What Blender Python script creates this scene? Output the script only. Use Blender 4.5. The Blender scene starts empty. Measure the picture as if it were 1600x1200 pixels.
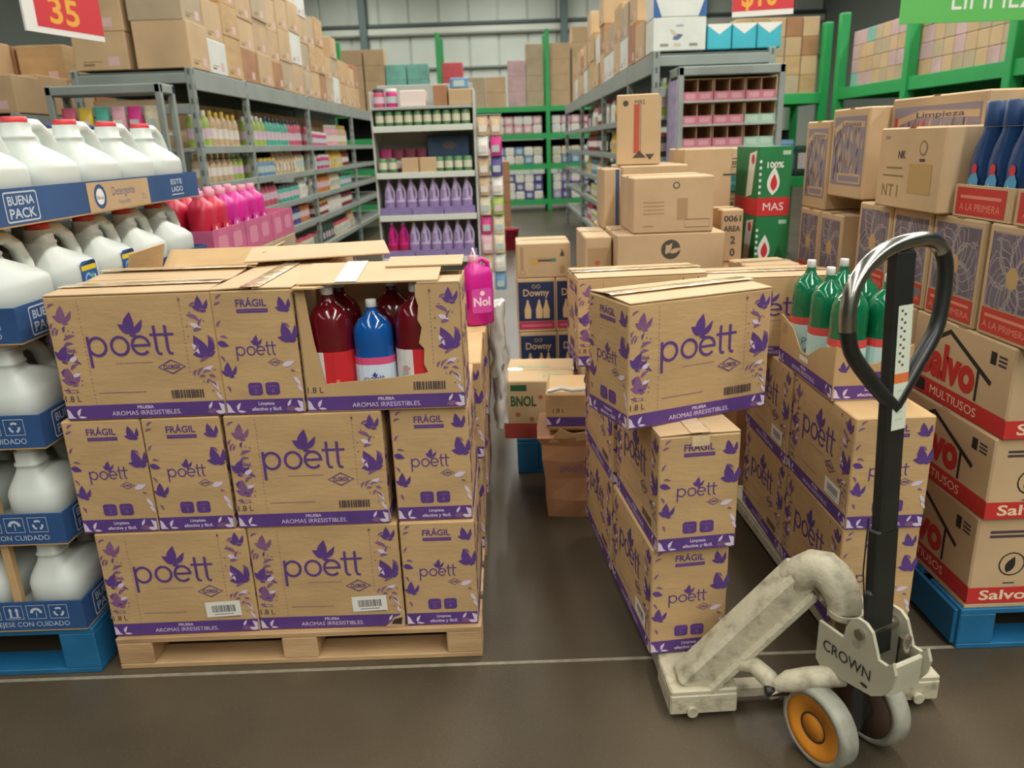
import bpy, math, random
from mathutils import Vector, Matrix, geometry
rnd = random.Random(11)
SC = bpy.context.scene
COL = SC.collection
R = math.radians

# ------------------------------------------------------------------ camera
PITCH, ROLL, YAW, CAM_H = math.atan(375/1200), R(2.0), R(0.087), 1.40
def make_camera():
    F = Vector((math.sin(YAW)*math.cos(PITCH), math.cos(YAW)*math.cos(PITCH), -math.sin(PITCH)))
    R0 = Vector((math.cos(YAW), -math.sin(YAW), 0)); U0 = R0.cross(F)
    r = R0*math.cos(ROLL) - U0*math.sin(ROLL); u = U0*math.cos(ROLL) + R0*math.sin(ROLL)
    cd = bpy.data.cameras.new('camera'); cd.sensor_width = 36; cd.lens = 27; cd.clip_start = .05; cd.clip_end = 200
    cd.dof.use_dof = True; cd.dof.focus_distance = 2.05; cd.dof.aperture_fstop = 3.8
    co = bpy.data.objects.new('camera', cd); COL.objects.link(co)
    m = Matrix((r, u, -F)).transposed().to_4x4(); m.translation = (0, 0, CAM_H)
    co.matrix_world = m
    SC.camera = co
make_camera()
SC.view_settings.view_transform = 'Standard'; SC.view_settings.look = 'None'
SC.view_settings.gamma = 1; SC.view_settings.use_curve_mapping = False
SC.view_settings.exposure = 0.0
W = bpy.data.worlds.new('world'); SC.world = W; W.use_nodes = True
W.node_tree.nodes['Background'].inputs[0].default_value = (.80, .86, .82, 1)
W.node_tree.nodes['Background'].inputs[1].default_value = .30
# rows of strip lamps hung under the hall roof: (x, y centre, length, height, watts)
LAMP_ROWS = [(-4.6, -1.7, 14.4, 5.0, 120), (-1.55, -1.7, 14.4, 5.0, 255), (1.55, -1.7, 14.4, 5.0, 510), (4.6, -1.7, 14.4, 5.0, 330),
             (-4.6, 10.2, 8.8, 5.0, 130), (-1.55, 10.2, 8.8, 5.0, 200), (1.55, 10.2, 8.8, 5.0, 220), (4.6, 10.2, 8.8, 5.0, 190),
             (-4.6, 21, 11, 6.7, 420), (0, 21, 11, 6.7, 420), (4.6, 21, 11, 6.7, 420)]
for lx, ly, ll, lz, lw in LAMP_ROWS:
    ld = bpy.data.lights.new('strip_light', 'AREA'); ld.shape = 'RECTANGLE'
    ld.size = .4; ld.size_y = ll; ld.energy = lw; ld.color = (1.0, .985, .92)
    lo = bpy.data.objects.new('strip_light', ld); COL.objects.link(lo); lo.location = (lx, ly, lz-.01)

# ------------------------------------------------------------------ helpers
def lin(c):
    if isinstance(c, str):
        c = tuple(int(c[i:i+2], 16)/255 for i in (0, 2, 4))
    return tuple((x/12.92 if x <= .04045 else ((x+.055)/1.055)**2.4) for x in c)
MATS = {}
def mat(name, col, rough=.6, metal=0, var=0, scale=8, bump=0, bscale=60, col2=None, stretch=(1,1,1), coat=0, trans=0, spec=.5, emit=0, ramp=None):
    if name in MATS: return MATS[name]
    m = bpy.data.materials.new(name); m.use_nodes = True; MATS[name] = m
    nt = m.node_tree; b = nt.nodes['Principled BSDF']; c = lin(col)
    b.inputs['Base Color'].default_value = (*c, 1); b.inputs['Roughness'].default_value = rough
    b.inputs['Metallic'].default_value = metal; b.inputs['Specular IOR Level'].default_value = spec
    b.inputs['Coat Weight'].default_value = coat; b.inputs['Coat Roughness'].default_value = .12
    b.inputs['Transmission Weight'].default_value = trans
    if emit:
        b.inputs['Emission Color'].default_value = (*c, 1); b.inputs['Emission Strength'].default_value = emit
    if var or bump or col2:
        tc = nt.nodes.new('ShaderNodeTexCoord'); mp = nt.nodes.new('ShaderNodeMapping')
        mp.inputs['Scale'].default_value = stretch; nt.links.new(tc.outputs['Object'], mp.inputs[0])
    if var or col2:
        oi = nt.nodes.new('ShaderNodeObjectInfo')
        add = nt.nodes.new('ShaderNodeVectorMath'); add.operation = 'ADD'
        mul = nt.nodes.new('ShaderNodeMath'); mul.operation = 'MULTIPLY'; mul.inputs[1].default_value = 37
        nt.links.new(oi.outputs['Random'], mul.inputs[0]); nt.links.new(mp.outputs[0], add.inputs[0]); nt.links.new(mul.outputs[0], add.inputs[1])
        n = nt.nodes.new('ShaderNodeTexNoise'); n.inputs['Scale'].default_value = scale; n.inputs['Detail'].default_value = 5
        nt.links.new(add.outputs[0], n.inputs['Vector'])
        r = nt.nodes.new('ShaderNodeValToRGB')
        a, z = ramp or (.3, .7)
        r.color_ramp.elements[0].position = a; r.color_ramp.elements[1].position = z
        c2 = lin(col2) if col2 else tuple(min(1, x*(1+var)) for x in c)
        c1 = c if col2 else tuple(x*(1-var) for x in c)
        r.color_ramp.elements[0].color = (*c1, 1); r.color_ramp.elements[1].color = (*c2, 1)
        nt.links.new(n.outputs['Fac'], r.inputs[0]); nt.links.new(r.outputs[0], b.inputs['Base Color'])
    if bump:
        n2 = nt.nodes.new('ShaderNodeTexNoise'); n2.inputs['Scale'].default_value = bscale; n2.inputs['Detail'].default_value = 4
        nt.links.new(mp.outputs[0], n2.inputs['Vector'])
        bp = nt.nodes.new('ShaderNodeBump'); bp.inputs['Strength'].default_value = bump; bp.inputs['Distance'].default_value = .01
        nt.links.new(n2.outputs['Fac'], bp.inputs['Height']); nt.links.new(bp.outputs[0], b.inputs['Normal'])
    return m

class MB:
    "collects shapes; mesh() turns them into ONE mesh"
    def __init__(s): s.v = []; s.f = []; s.m = []; s.sm = []
    def add(s, vs, fs, m=0, smooth=False, M=None):
        o = len(s.v)
        s.v += [tuple(M @ Vector(p)) if M else tuple(p) for p in vs]
        for f in fs: s.f.append([o+i for i in f]); s.m.append(m); s.sm.append(smooth)
        return s
    def box(s, x0, x1, y0, y1, z0, z1, m=0, M=None):
        return s.add([(x0,y0,z0),(x1,y0,z0),(x1,y1,z0),(x0,y1,z0),(x0,y0,z1),(x1,y0,z1),(x1,y1,z1),(x0,y1,z1)],
                     [(3,2,1,0),(4,5,6,7),(0,1,5,4),(1,2,6,5),(2,3,7,6),(3,0,4,7)], m, False, M)
    def cbox(s, x0, x1, y0, y1, z0, z1, b=.004, m=0, M=None):
        c = ((x0+x1)/2, (y0+y1)/2, (z0+z1)/2); h = ((x1-x0)/2, (y1-y0)/2, (z1-z0)/2)
        b = min(b, min(h)*.9)
        vs = []; idx = {}
        for sx in (-1,1):
            for sy in (-1,1):
                for sz in (-1,1):
                    for ax in range(3):
                        d = [h[0]-b, h[1]-b, h[2]-b]; d[ax] = h[ax]
                        idx[(sx,sy,sz,ax)] = len(vs); vs.append((c[0]+sx*d[0], c[1]+sy*d[1], c[2]+sz*d[2]))
        fs = []
        def q(ks):
            f = [idx[k] for k in ks]
            p = [Vector(vs[i]) for i in f]; n = (p[1]-p[0]).cross(p[2]-p[0])
            cc = sum(p, Vector())/len(p) - Vector(c)
            fs.append(f if n.dot(cc) > 0 else f[::-1])
        for ax in range(3):
            o1, o2 = [a for a in range(3) if a != ax]
            for sg in (-1,1):
                ks = []
                for a, bb in ((-1,-1),(1,-1),(1,1),(-1,1)):
                    k = [0,0,0]; k[ax] = sg; k[o1] = a; k[o2] = bb; ks.append((*k, ax))
                q(ks)
            for a in (-1,1):
                for bb in (-1,1):
                    k0 = [0,0,0]; k0[o1] = a; k0[o2] = bb; k1 = list(k0); k0[ax] = -1; k1[ax] = 1
                    q([(*k0,o1),(*k1,o1),(*k1,o2),(*k0,o2)])
        for sx in (-1,1):
            for sy in (-1,1):
                for sz in (-1,1): q([(sx,sy,sz,0),(sx,sy,sz,1),(sx,sy,sz,2)])
        return s.add(vs, fs, m, False, M)
    def rings(s, rs, m=0, smooth=True, caps=True, M=None, closed=False):
        n = len(rs[0]); vs = [p for r in rs for p in r]; fs = []
        k = len(rs)
        for i in range(k if closed else k-1):
            a, b = i*n, ((i+1) % k)*n
            for j in range(n): fs.append((a+j, a+(j+1) % n, b+(j+1) % n, b+j))
        s.add(vs, fs, m, smooth, M)
        if caps and not closed:
            s.add(rs[0], [tuple(range(n))[::-1]], m, False, M); s.add(rs[-1], [tuple(range(n))], m, False, M)
        return s
    def loft(s, secs, n=16, m=0, e=2.0, M=None, smooth=True):
        "secs: (z, half x, half y, centre x, centre y); e: superellipse exponent"
        rs = []
        for (z, hx, hy, cx, cy) in secs:
            r = []
            for i in range(n):
                t = 2*math.pi*(i+.5)/n; c, d = math.cos(t), math.sin(t)
                r.append((cx+hx*math.copysign(abs(c)**(2/e), c), cy+hy*math.copysign(abs(d)**(2/e), d), z))
            rs.append(r)
        return s.rings(rs, m, smooth, True, M)
    def lathe(s, prof, n=16, m=0, M=None): return s.loft([(z, r, r, 0, 0) for r, z in prof], n, m, 2, M)
    def tube(s, path, r, n=8, m=0, closed=False, M=None):
        P = [Vector(p) for p in path]; rs = []; k = len(P); up = None
        rr = r if isinstance(r, (list, tuple)) else [r]*k
        for i in range(k):
            a = P[(i-1) % k] if closed or i > 0 else P[i]; b = P[(i+1) % k] if closed or i < k-1 else P[i]
            t = (b-a).normalized()
            if up is None:
                up = Vector((0,0,1)) if abs(t.z) < .9 else Vector((1,0,0))
            x = t.cross(up).normalized(); up = x.cross(t).normalized()
            rs.append([tuple(P[i] + x*math.cos(2*math.pi*j/n)*rr[i] + up*math.sin(2*math.pi*j/n)*rr[i]) for j in range(n)])
        return s.rings([r_[::-1] for r_ in rs], m, True, True, M, closed)
    def cyl(s, p0, p1, r, n=16, m=0, M=None):
        rr = r if isinstance(r, (list, tuple)) else [r, r]
        return s.tube([p0, p1], rr, n, m, False, M)
    def prism(s, poly, t0, t1, m=0, M=None):
        "2d outline in xy, pushed out from z=t0 to t1"
        n = len(poly); area = sum(poly[i][0]*poly[(i+1) % n][1]-poly[(i+1) % n][0]*poly[i][1] for i in range(n))
        if area < 0: poly = poly[::-1]
        tri = geometry.tessellate_polygon([[Vector((x, y, 0)) for x, y in poly]])
        vs = [(x, y, t0) for x, y in poly] + [(x, y, t1) for x, y in poly]; fs = []
        for a, b, c in tri:
            va, vb, vc = poly[a], poly[b], poly[c]
            if (vb[0]-va[0])*(vc[1]-va[1])-(vc[0]-va[0])*(vb[1]-va[1]) < 0: b, c = c, b
            fs += [(c, b, a), (n+a, n+b, n+c)]
        fs += [(i, (i+1) % n, n+(i+1) % n, n+i) for i in range(n)]
        return s.add(vs, fs, m, False, M)
    def mesh(s, name, mats):
        me = bpy.data.meshes.new(name); me.from_pydata(s.v, [], s.f)
        for m in mats: me.materials.append(m)
        me.polygons.foreach_set('material_index', s.m); me.polygons.foreach_set('use_smooth', s.sm)
        me.update(); return me

def put(name, data, parent=None, loc=None, rz=0, M=None):
    o = bpy.data.objects.new(name, data); COL.objects.link(o)
    if parent: o.parent = parent
    if M is not None: o.matrix_basis = M
    elif loc is not None or rz:
        o.location = loc or (0,0,0); o.rotation_euler = (0,0,rz)
    return o
def tag(o, label, cat, group=None, kind=None):
    if label: o['label'] = label
    if cat: o['category'] = cat
    if group: o['group'] = group
    if kind: o['kind'] = kind
    return o
def thing(name, label, cat, loc=(0,0,0), rz=0, group=None):
    o = put(name, None, None, loc, rz); o.empty_display_size = .05
    return tag(o, label, cat, group)
def struct(name, mb, mats, parent=None):
    o = put(name, mb.mesh(name, mats), parent)
    if not parent: o['kind'] = 'structure'
    return o
def copy_thing(root, loc, rz, label, group=None):
    r = root.copy(); COL.objects.link(r); r.location = loc; r.rotation_euler = (0,0,rz); r['label'] = label
    if group: r['group'] = group
    for ch in root.children:
        c = ch.copy(); COL.objects.link(c); c.parent = r
        for g in ch.children:
            d = g.copy(); COL.objects.link(d); d.parent = c
    return r
ORD = ['first','second','third','fourth','fifth','sixth','seventh','eighth','ninth','tenth','eleventh','twelfth','thirteenth','fourteenth','fifteenth','sixteenth','seventeenth','eighteenth','nineteenth','twentieth','twenty-first','twenty-second','twenty-third','twenty-fourth','twenty-fifth','twenty-sixth','twenty-seventh','twenty-eighth','twenty-ninth','thirtieth','thirty-first','thirty-second','thirty-third','thirty-fourth','thirty-fifth','thirty-sixth','thirty-seventh','thirty-eighth','thirty-ninth','fortieth']

# ------------------------------------------------------------------ flat print (lettering and marks)
TXT = {}
def text_tris(s, bold):
    if 'M' in s: bold = 0
    k = (s, bold)
    if k in TXT: return TXT[k]
    cu = bpy.data.curves.new('t', 'FONT'); cu.body = s; cu.size = 1; cu.resolution_u = 3; cu.offset = bold; cu.fill_mode = 'FRONT'
    ob = bpy.data.objects.new('t', cu); COL.objects.link(ob)
    dg = bpy.context.evaluated_depsgraph_get(); me = ob.evaluated_get(dg).to_mesh()
    vs = [(v.co.x, v.co.y) for v in me.vertices]; me.calc_loop_triangles(); fs = [tuple(t.vertices) for t in me.loop_triangles if t.area > 1e-6]
    ob.evaluated_get(dg).to_mesh_clear(); bpy.data.objects.remove(ob); bpy.data.curves.remove(cu)
    xs = [v[0] for v in vs]; w = (min(xs), max(xs)) if xs else (0, 1)
    TXT[k] = (vs, fs, w); return TXT[k]
class Ink:
    "flat marks on the plane z=0 (u right, v up)"
    def __init__(s): s.b = MB(); s.lv = 0
    def tri(s, vs, fs, m):
        z = s.lv*.000006
        out = []
        for f in fs:
            a, b, c = vs[f[0]], vs[f[1]], vs[f[2]]
            ar = (b[0]-a[0])*(c[1]-a[1])-(c[0]-a[0])*(b[1]-a[1])
            out.append(f if ar > 0 else tuple(reversed(f)))
        s.b.add([(x, y, z) for x, y in vs], out, m); s.lv += 1; return s
    def poly(s, pts, m=0):
        t = geometry.tessellate_polygon([[Vector((x, y, 0)) for x, y in pts]])
        return s.tri(list(pts), [tuple(i) for i in t], m)
    def rect(s, x0, y0, x1, y1, m=0): return s.tri([(x0,y0),(x1,y0),(x1,y1),(x0,y1)], [(0,1,2,3)], m)
    def rrect(s, x0, y0, x1, y1, r, m=0):
        p = []
        for cx, cy, a in ((x1-r,y0+r,-90),(x1-r,y1-r,0),(x0+r,y1-r,90),(x0+r,y0+r,180)):
            for k in range(4): t = R(a+30*k); p.append((cx+r*math.cos(t), cy+r*math.sin(t)))
        return s.tri(p, [tuple(range(len(p)))], m)
    def disc(s, x, y, rx, ry=None, m=0, n=16):
        ry = ry or rx
        return s.tri([(x+rx*math.cos(2*math.pi*i/n), y+ry*math.sin(2*math.pi*i/n)) for i in range(n)], [tuple(range(n))], m)
    def stroke(s, pts, w, m=0, closed=False):
        n = len(pts); vs = []; fs = []
        for i in range(n):
            a = pts[(i-1) % n] if closed or i else pts[i]; b = pts[(i+1) % n] if closed or i < n-1 else pts[i]
            dx, dy = b[0]-a[0], b[1]-a[1]; d = math.hypot(dx, dy) or 1
            ww = w[i] if isinstance(w, list) else w
            vs += [(pts[i][0]-dy/d*ww/2, pts[i][1]+dx/d*ww/2), (pts[i][0]+dy/d*ww/2, pts[i][1]-dx/d*ww/2)]
        for i in range(n if closed else n-1):
            j = (i+1) % n; fs.append((2*i, 2*i+1, 2*j+1, 2*j))
        return s.tri(vs, fs, m)
    def arc(s, x, y, r, a0, a1, w, m=0, n=14, ry=None):
        ry = ry or r
        return s.stroke([(x+r*math.cos(R(a0+(a1-a0)*i/n)), y+ry*math.sin(R(a0+(a1-a0)*i/n))) for i in range(n+1)], w, m)
    def text(s, t, x, y, h, m=0, align='c', bold=0, width=None):
        vs, fs, (a, b) = text_tris(t, bold); k = h/.72; kx = k
        if width: kx = width/(b-a)
        off = {'c': -(a+b)/2, 'l': -a, 'r': -b}[align]
        return s.tri([(x+(px+off)*kx, y+py*k) for px, py in vs], fs, m)
    def petal(s, x, y, l, w, ang, m=0, bend=0):
        p = []; n = 6
        for i in range(n+1):
            t = i/n; p.append((l*t, w/2*math.sin(math.pi*t**.8)+bend*l*math.sin(math.pi*t)))
        for i in range(n-1, 0, -1):
            t = i/n; p.append((l*t, -w/2*math.sin(math.pi*t**.8)+bend*l*math.sin(math.pi*t)))
        c, d = math.cos(R(ang)), math.sin(R(ang))
        return s.poly([(x+c*u-d*v, y+d*u+c*v) for u, v in p], m)
    def butterfly(s, x, y, k, rot=0, m=0):
        s.petal(x, y, 1.30*k, .62*k, 96+rot, m, .06); s.petal(x+.06*k, y, 1.12*k, .36*k, 62+rot, m, -.10)
        s.petal(x, y, .85*k, .46*k, 150+rot, m, -.08); s.petal(x-.05*k, y-.06*k, .5*k, .2*k, 8+rot, m); return s
    def barcode(s, x0, y0, x1, y1, m=0, seed=1):
        q = random.Random(seed); x = x0
        while x < x1:
            w = (x1-x0)*q.choice((.015,.03,.045)); s.rect(x, y0, min(x+w, x1), y1, m); x += w+(x1-x0)*q.choice((.015,.03))
        return s
    def mesh(s, name, mats): return s.b.mesh(name, mats)
def on_face(o, u, v, gap=.0007):
    "matrix that lays an Ink plane on a face with corner o and axes u, v"
    u, v = Vector(u).normalized(), Vector(v).normalized(); n = u.cross(v)
    m = Matrix((u, v, n)).transposed().to_4x4(); m.translation = Vector(o)+n*gap; return m
FACES = {}
def face_mats(hx, hy, z=0):
    return {'front': on_face((-hx,-hy,z), (1,0,0), (0,0,1)), 'back': on_face((hx,hy,z), (-1,0,0), (0,0,1)),
            'right': on_face((hx,-hy,z), (0,1,0), (0,0,1)), 'left': on_face((-hx,hy,z), (0,-1,0), (0,0,1))}

# ------------------------------------------------------------------ materials
KRAFT = mat('kraft_card', 'bf9d6e', .72, var=.10, scale=5, bump=.12, bscale=30, stretch=(1,1,3))
KRAFT_PALE = mat('kraft_card_pale', 'c0a27c', .7, var=.08, scale=5, bump=.1, bscale=30)
KRAFT_IN = mat('kraft_card_inside', 'b08c5a', .8, var=.08, scale=9)
KRAFT_TAN = mat('kraft_card_tan', 'c4a67e', .72, var=.12, scale=3, bump=.1, bscale=30)
KRAFT_GREY = mat('kraft_card_greyish', 'b3a183', .72, var=.12, scale=3)
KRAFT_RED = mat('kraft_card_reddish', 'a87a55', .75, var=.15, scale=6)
PURPLE = mat('purple_ink', '5a3a80', .6, var=.10, scale=20)
MAUVE = mat('mauve_ink', '80567f', .65, var=.12, scale=30)
LILAC = mat('pale_lilac_ink', 'd6c6d8', .6)
INK = mat('dark_print_ink', '4a3a40', .7)
BLACK_INK = mat('black_print_ink', '25221f', .7)
WHITE_INK = mat('white_ink', 'e6e4dc', .6)
RED_INK = mat('red_ink', 'c5302b', .6)
LABEL = mat('white_paper_label', 'e4e2d8', .6)
TAPE = mat('clear_glossy_tape', 'd8bd92', .12, coat=.8, var=.08, scale=20, bump=.5, bscale=25)
WOOD = mat('pale_pallet_wood', 'c9a679', .75, col2='8f6b45', scale=3, stretch=(1,6,6), ramp=(.35,.85), bump=.2, bscale=30)
BLUE_WOOD = mat('blue_painted_wood', '19648f', .6, var=.25, scale=6, bump=.2, bscale=25)
WHITE_PLASTIC = mat('white_jug_plastic', 'd3d9d2', .38, var=.03, scale=4)
BLUE_CARD = mat('blue_printed_card', '2b4f80', .6, var=.12, scale=6)
NAVY = mat('navy_ink', '1c2a52', .6, var=.1, scale=10)
STEEL_GREY = mat('grey_painted_steel', '8e9690', .5, var=.10, scale=4)
STEEL_DARK = mat('dark_grey_steel', '565d58', .55, var=.1, scale=4)
SHELF_BOARD = mat('grey_shelf_board', 'a7aca3', .55, var=.06)
GREEN_STEEL = mat('green_painted_steel', '2aa055', .45, var=.08, scale=5)
BLACK_METAL = mat('black_painted_metal', '20221f', .35, var=.25, scale=10, coat=.2)
CHROME = mat('worn_chrome', 'b9b6ac', .22, 1, var=.15, scale=25)
JACK_WHITE = mat('chipped_cream_paint', 'bdb59b', .5, col2='7d745d', scale=24, ramp=(.50,.78), bump=.3, bscale=60)
ORANGE = mat('orange_wheel_hub', 'd98a28', .5, var=.15, scale=12)
TYRE = mat('grey_wheel_tread', 'a6a595', .6, col2='7f7d70', scale=20)
CAP_WHITE = mat('white_bottle_cap', 'e8e8e2', .35)
FILM = mat('clear_stretch_film', 'e4e4de', .25, trans=.35, coat=.5, bump=.8, bscale=12)

# ------------------------------------------------------------------ the hall
FLOOR = mat('polished_concrete', '554b3b', .36, col2='3f372a', scale=2.2, ramp=(.3,.75), spec=.4, bump=.05, bscale=120)
def speckle_floor():
    nt = FLOOR.node_tree; b = nt.nodes['Principled BSDF']
    tc = nt.nodes.new('ShaderNodeTexCoord'); n = nt.nodes.new('ShaderNodeTexNoise'); n.inputs['Scale'].default_value = 260; n.inputs['Detail'].default_value = 2
    nt.links.new(tc.outputs['Object'], n.inputs['Vector'])
    r = nt.nodes.new('ShaderNodeValToRGB'); r.color_ramp.elements[0].position = .62; r.color_ramp.elements[1].position = .74
    nt.links.new(n.outputs['Fac'], r.inputs[0])
    mx = nt.nodes.new('ShaderNodeMix'); mx.data_type = 'RGBA'; mx.inputs[7].default_value = (*lin('85795f'), 1)
    src = b.inputs['Base Color'].links[0].from_socket
    ml = nt.nodes.new('ShaderNodeMath'); ml.operation = 'MULTIPLY'; ml.inputs[1].default_value = .55
    nt.links.new(r.outputs[0], ml.inputs[0])
    nt.links.new(ml.outputs[0], mx.inputs[0]); nt.links.new(src, mx.inputs[6]); nt.links.new(mx.outputs[2], b.inputs['Base Color'])
speckle_floor()
struct('floor', MB().box(-11, 11, -9, 29, -.2, 0), [FLOOR])
JOINT = mat('joint_filler', '8a8270', .7, var=.2, scale=30)
struct('trim_1', MB().box(-11, 11, 1.832, 1.844, -.01, .0012), [JOINT])
WALL = mat('pale_green_grey_wall_panel', 'cbd2c6', .6, var=.05, scale=1.2)
wl = struct('wall_back', MB().box(-11, 11, 28.4, 28.6, 0, 8), [WALL])
for i in range(22): put('panel', MB().cbox(-.47,.47,-.025,.02,0,7.8,.02).mesh('panel',[WALL]) if i == 0 else bpy.data.meshes['panel'], wl, (-10.5+i, 28.37, .1))
struct('trim_3', MB().cbox(-11, 11, 28.1, 28.34, 4.98, 5.22, .05), [mat('white_pipe_band', 'd0d4c8', .5)])
struct('trim_4', MB().box(-11, 11, 28.15, 28.34, 5.26, 5.36), [mat('dark_girt', '4f5a55', .6)])
struct('trim_5', MB().cbox(-11, 11, 28.2, 28.34, 3.9, 3.98, .02), [mat('grey_girt', '8a948c', .6)])
for i, x in enumerate((-9, -4.5, 2.2, 6.7)):
    struct('trim_%d' % (6+i), MB().cbox(x-.12, x+.12, 27.9, 28.3, 0, 8, .02), [mat('teal_grey_column', '5d6f6c', .6)])
struct('wall_left', MB().box(-11.2, -11, -9, 28.6, 0, 8), [mat('dull_grey_wall','6f776f',.7,var=.06,scale=1)])
struct('wall_right', MB().box(11, 11.2, -9, 28.6, 0, 8), [mat('dull_grey_wall','6f776f',.7,var=.06,scale=1)])
struct('wall_front', MB().box(-11, 11, -9.2, -9, 0, 8), [mat('dull_grey_wall','6f776f',.7,var=.06,scale=1)])
struct('ceiling', MB().box(-11, 11, -9, 28.6, 8, 8.2), [mat('pale_roof_deck', '808680', .7)])
for li, (lx, ly, ll, lz, lw) in enumerate(LAMP_ROWS):
    t = thing('strip_lamp', 'long white strip lamp under the roof, %s row from the left, %s' % (ORD[li % 4], ('near bay','middle bay','far bay')[li//4]), 'lamp', (lx, ly, lz), 0, 'strip lamps under the roof')
    put('housing', MB().cbox(-.22, .22, -ll/2-.02, ll/2+.02, .0, .08, .02).mesh('housing', [mat('white_lamp_housing', 'dddddd', .5)]), t)
    hr = MB().cyl((0, 0, .08), (0, 0, 8-lz), .008, 6).mesh('hanger_rod', [STEEL_GREY])
    for k in range(4): put('hanger_rod', hr, t, (0, (-.45+.3*k)*ll, 0))

# ------------------------------------------------------------------ purple-printed bottle cartons
L, Wd, H = .411, .204, .324
PM = [PURPLE, LILAC, INK, MAUVE, LABEL, WHITE_INK]
def brand(k, x, y, s, m=0):
    "the word poett, thin round letters; s = x-height"
    w = s*.135; r = s/2-w/2; rx = r*.92
    def ring(cx): k.stroke([(cx+rx*math.cos(R(a)), y+s/2+r*math.sin(R(a))) for a in range(0, 360, 20)], w, m, True)
    k.rect(x, y-s*.52, x+w, y+s, m); ring(x+w/2+rx)
    ring(x+1.52*s)
    ex = x+2.50*s
    k.arc(ex, y+s/2, rx, 0, 318, w, m, 18, r); k.rect(ex-rx, y+s/2-w*.45, ex+rx*1.14, y+s/2+w*.45, m)
    for tx in (3.22, 3.74):
        a = x+tx*s; k.stroke([(a, y+s*1.42), (a, y+s*.25), (a+s*.06, y+s*.08), (a+s*.22, y+s*.05)], w, m)
    k.rect(x+2.98*s, y+s*.93, x+4.10*s, y+s*1.05, m)
    k.butterfly(ex-s*.42, y+s*1.06, s*.82, -14, m)
def clorox(k, x, y, s, m=0):
    pts = [(x-s, y), (x, y+s*.52), (x+s, y), (x, y-s*.52)]
    k.stroke(pts, s*.10, m, True)
    k.text('CLOROX', x, y-s*.16, s*.33, m, 'c', .03, s*1.25)
def orn_right(k, x0, h, m=0):
    "butterflies, leaves and drops up the right edge, about 7 cm wide"
    k.butterfly(x0+.047, h*.855, .030, 0, m); k.butterfly(x0+.050, h*.50, .048, 25, m)
    for (x, y, l, w, a, mm) in ((.008,.83,.038,.010,-30,3),(.014,.76,.030,.012,-25,1),(.020,.70,.022,.009,10,3),(.012,.60,.032,.011,-60,1),
                              (.030,.37,.030,.013,30,1),(.018,.33,.016,.007,5,3),(.042,.34,.018,.007,-20,3),(.048,.30,.032,.010,-62,1),
                              (.055,.20,.026,.009,-60,1),(.025,.45,.028,.008,25,3),(.016,.54,.020,.006,40,3)):
        k.petal(x0+x, h*y, l, w, a, mm, .12 if mm == 3 else 0)
    q = random.Random(5)
    for i in range(9): k.petal(x0+.004+.05*q.random(), h*(.18+.74*q.random()), .016+.012*q.random(), .006, q.uniform(-70,70), 3, .15)
    for i in range(16): k.disc(x0+.005+.06*q.random(), h*(.17+.72*q.random()), .0022, None, 3, 6)
def orn_left(k, x0, h, m=0):
    k.butterfly(x0+.036, h*.80, .034, -10, 3); k.butterfly(x0-.004+.02, h*.50, .034, -30, m); k.butterfly(x0+.030, h*.30, .036, 0, 3)
    for (x, y, l, w, a, mm) in ((.030,.66,.034,.009,20,3),(.028,.62,.026,.009,8,3),(.030,.57,.028,.008,-5,3),(.034,.49,.026,.012,30,1),
                              (.032,.42,.028,.009,35,3),(.036,.37,.022,.010,20,1),(.006,.92,.022,.006,25,3),(.014,.70,.02,.006,60,3)):
        k.petal(x0+x, h*y, l, w, a, mm, .12 if mm == 3 else 0)
    q = random.Random(9)
    for i in range(11): k.petal(x0+.004+.045*q.random(), h*(.2+.72*q.random()), .016+.012*q.random(), .006, q.uniform(-30,80), q.choice((3,3,0)), .15)
    for i in range(16): k.disc(x0+.006+.055*q.random(), h*(.22+.7*q.random()), .0022, None, 3, 6)
def band(k, w, wide):
    k.rect(.0025, .003, w-.0025, .041, 0)
    k.poly([(.003,.034),(.010,.028),(.017,.012),(.024,.007),(.003,.007)], 1); k.petal(.030, .012, .024, .008, 65, 1, .1); k.petal(.029,.010,.022,.006,-5,1)
    k.petal(w-.044,.020,.022,.007,60,1); k.petal(w-.05,.012,.034,.014,5,3); k.petal(w-.028,.012,.026,.010,-10,1); k.poly([(w-.018,.036),(w-.004,.031),(w-.004,.008),(w-.010,.008)], 1)
    if wide:
        k.text('PRUEBA', w/2, .0275, .0085, 1, 'c', .02); k.text('AROMAS IRRESISTIBLES.', w/2, .0105, .0125, 1, 'c', .03, .178)
    else:
        k.text('Limpieza', w/2+.004, .0255, .0085, 1, 'c', .02); k.text('efectiva y fácil.', w/2+.004, .0105, .0095, 1, 'c', .02, .078)
def dots(k, x, y0, y1):
    y = y0
    while y < y1: k.rect(x, y, x+.0012, y+.005, 3); y += .0105
def long_print(only_right=False):
    k = Ink(); band(k, L, True)
    if not only_right:
        orn_left(k, .002, H)
        k.text('1.8 L', .026, .052, .0165, 2, 'c', .0, .040); k.rect(.007,.083,.044,.0842,3); k.rect(.01,.076,.044,.0772,3)
        dots(k, .082, .046, .315)
        brand(k, .088, .168, .0535); clorox(k, .290, .136, .034); k.rect(.150,.149,.245,.1502,3)
        k.rect(.095,.072,.215,.0735,3)
    orn_right(k, .338, H); dots(k, .333, .12, .315)
    k.text('x', .334, .305, .008, 2, 'c', .03)
    k.barcode(.278, .052, .362, .074, 2, 3)
    return k
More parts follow.
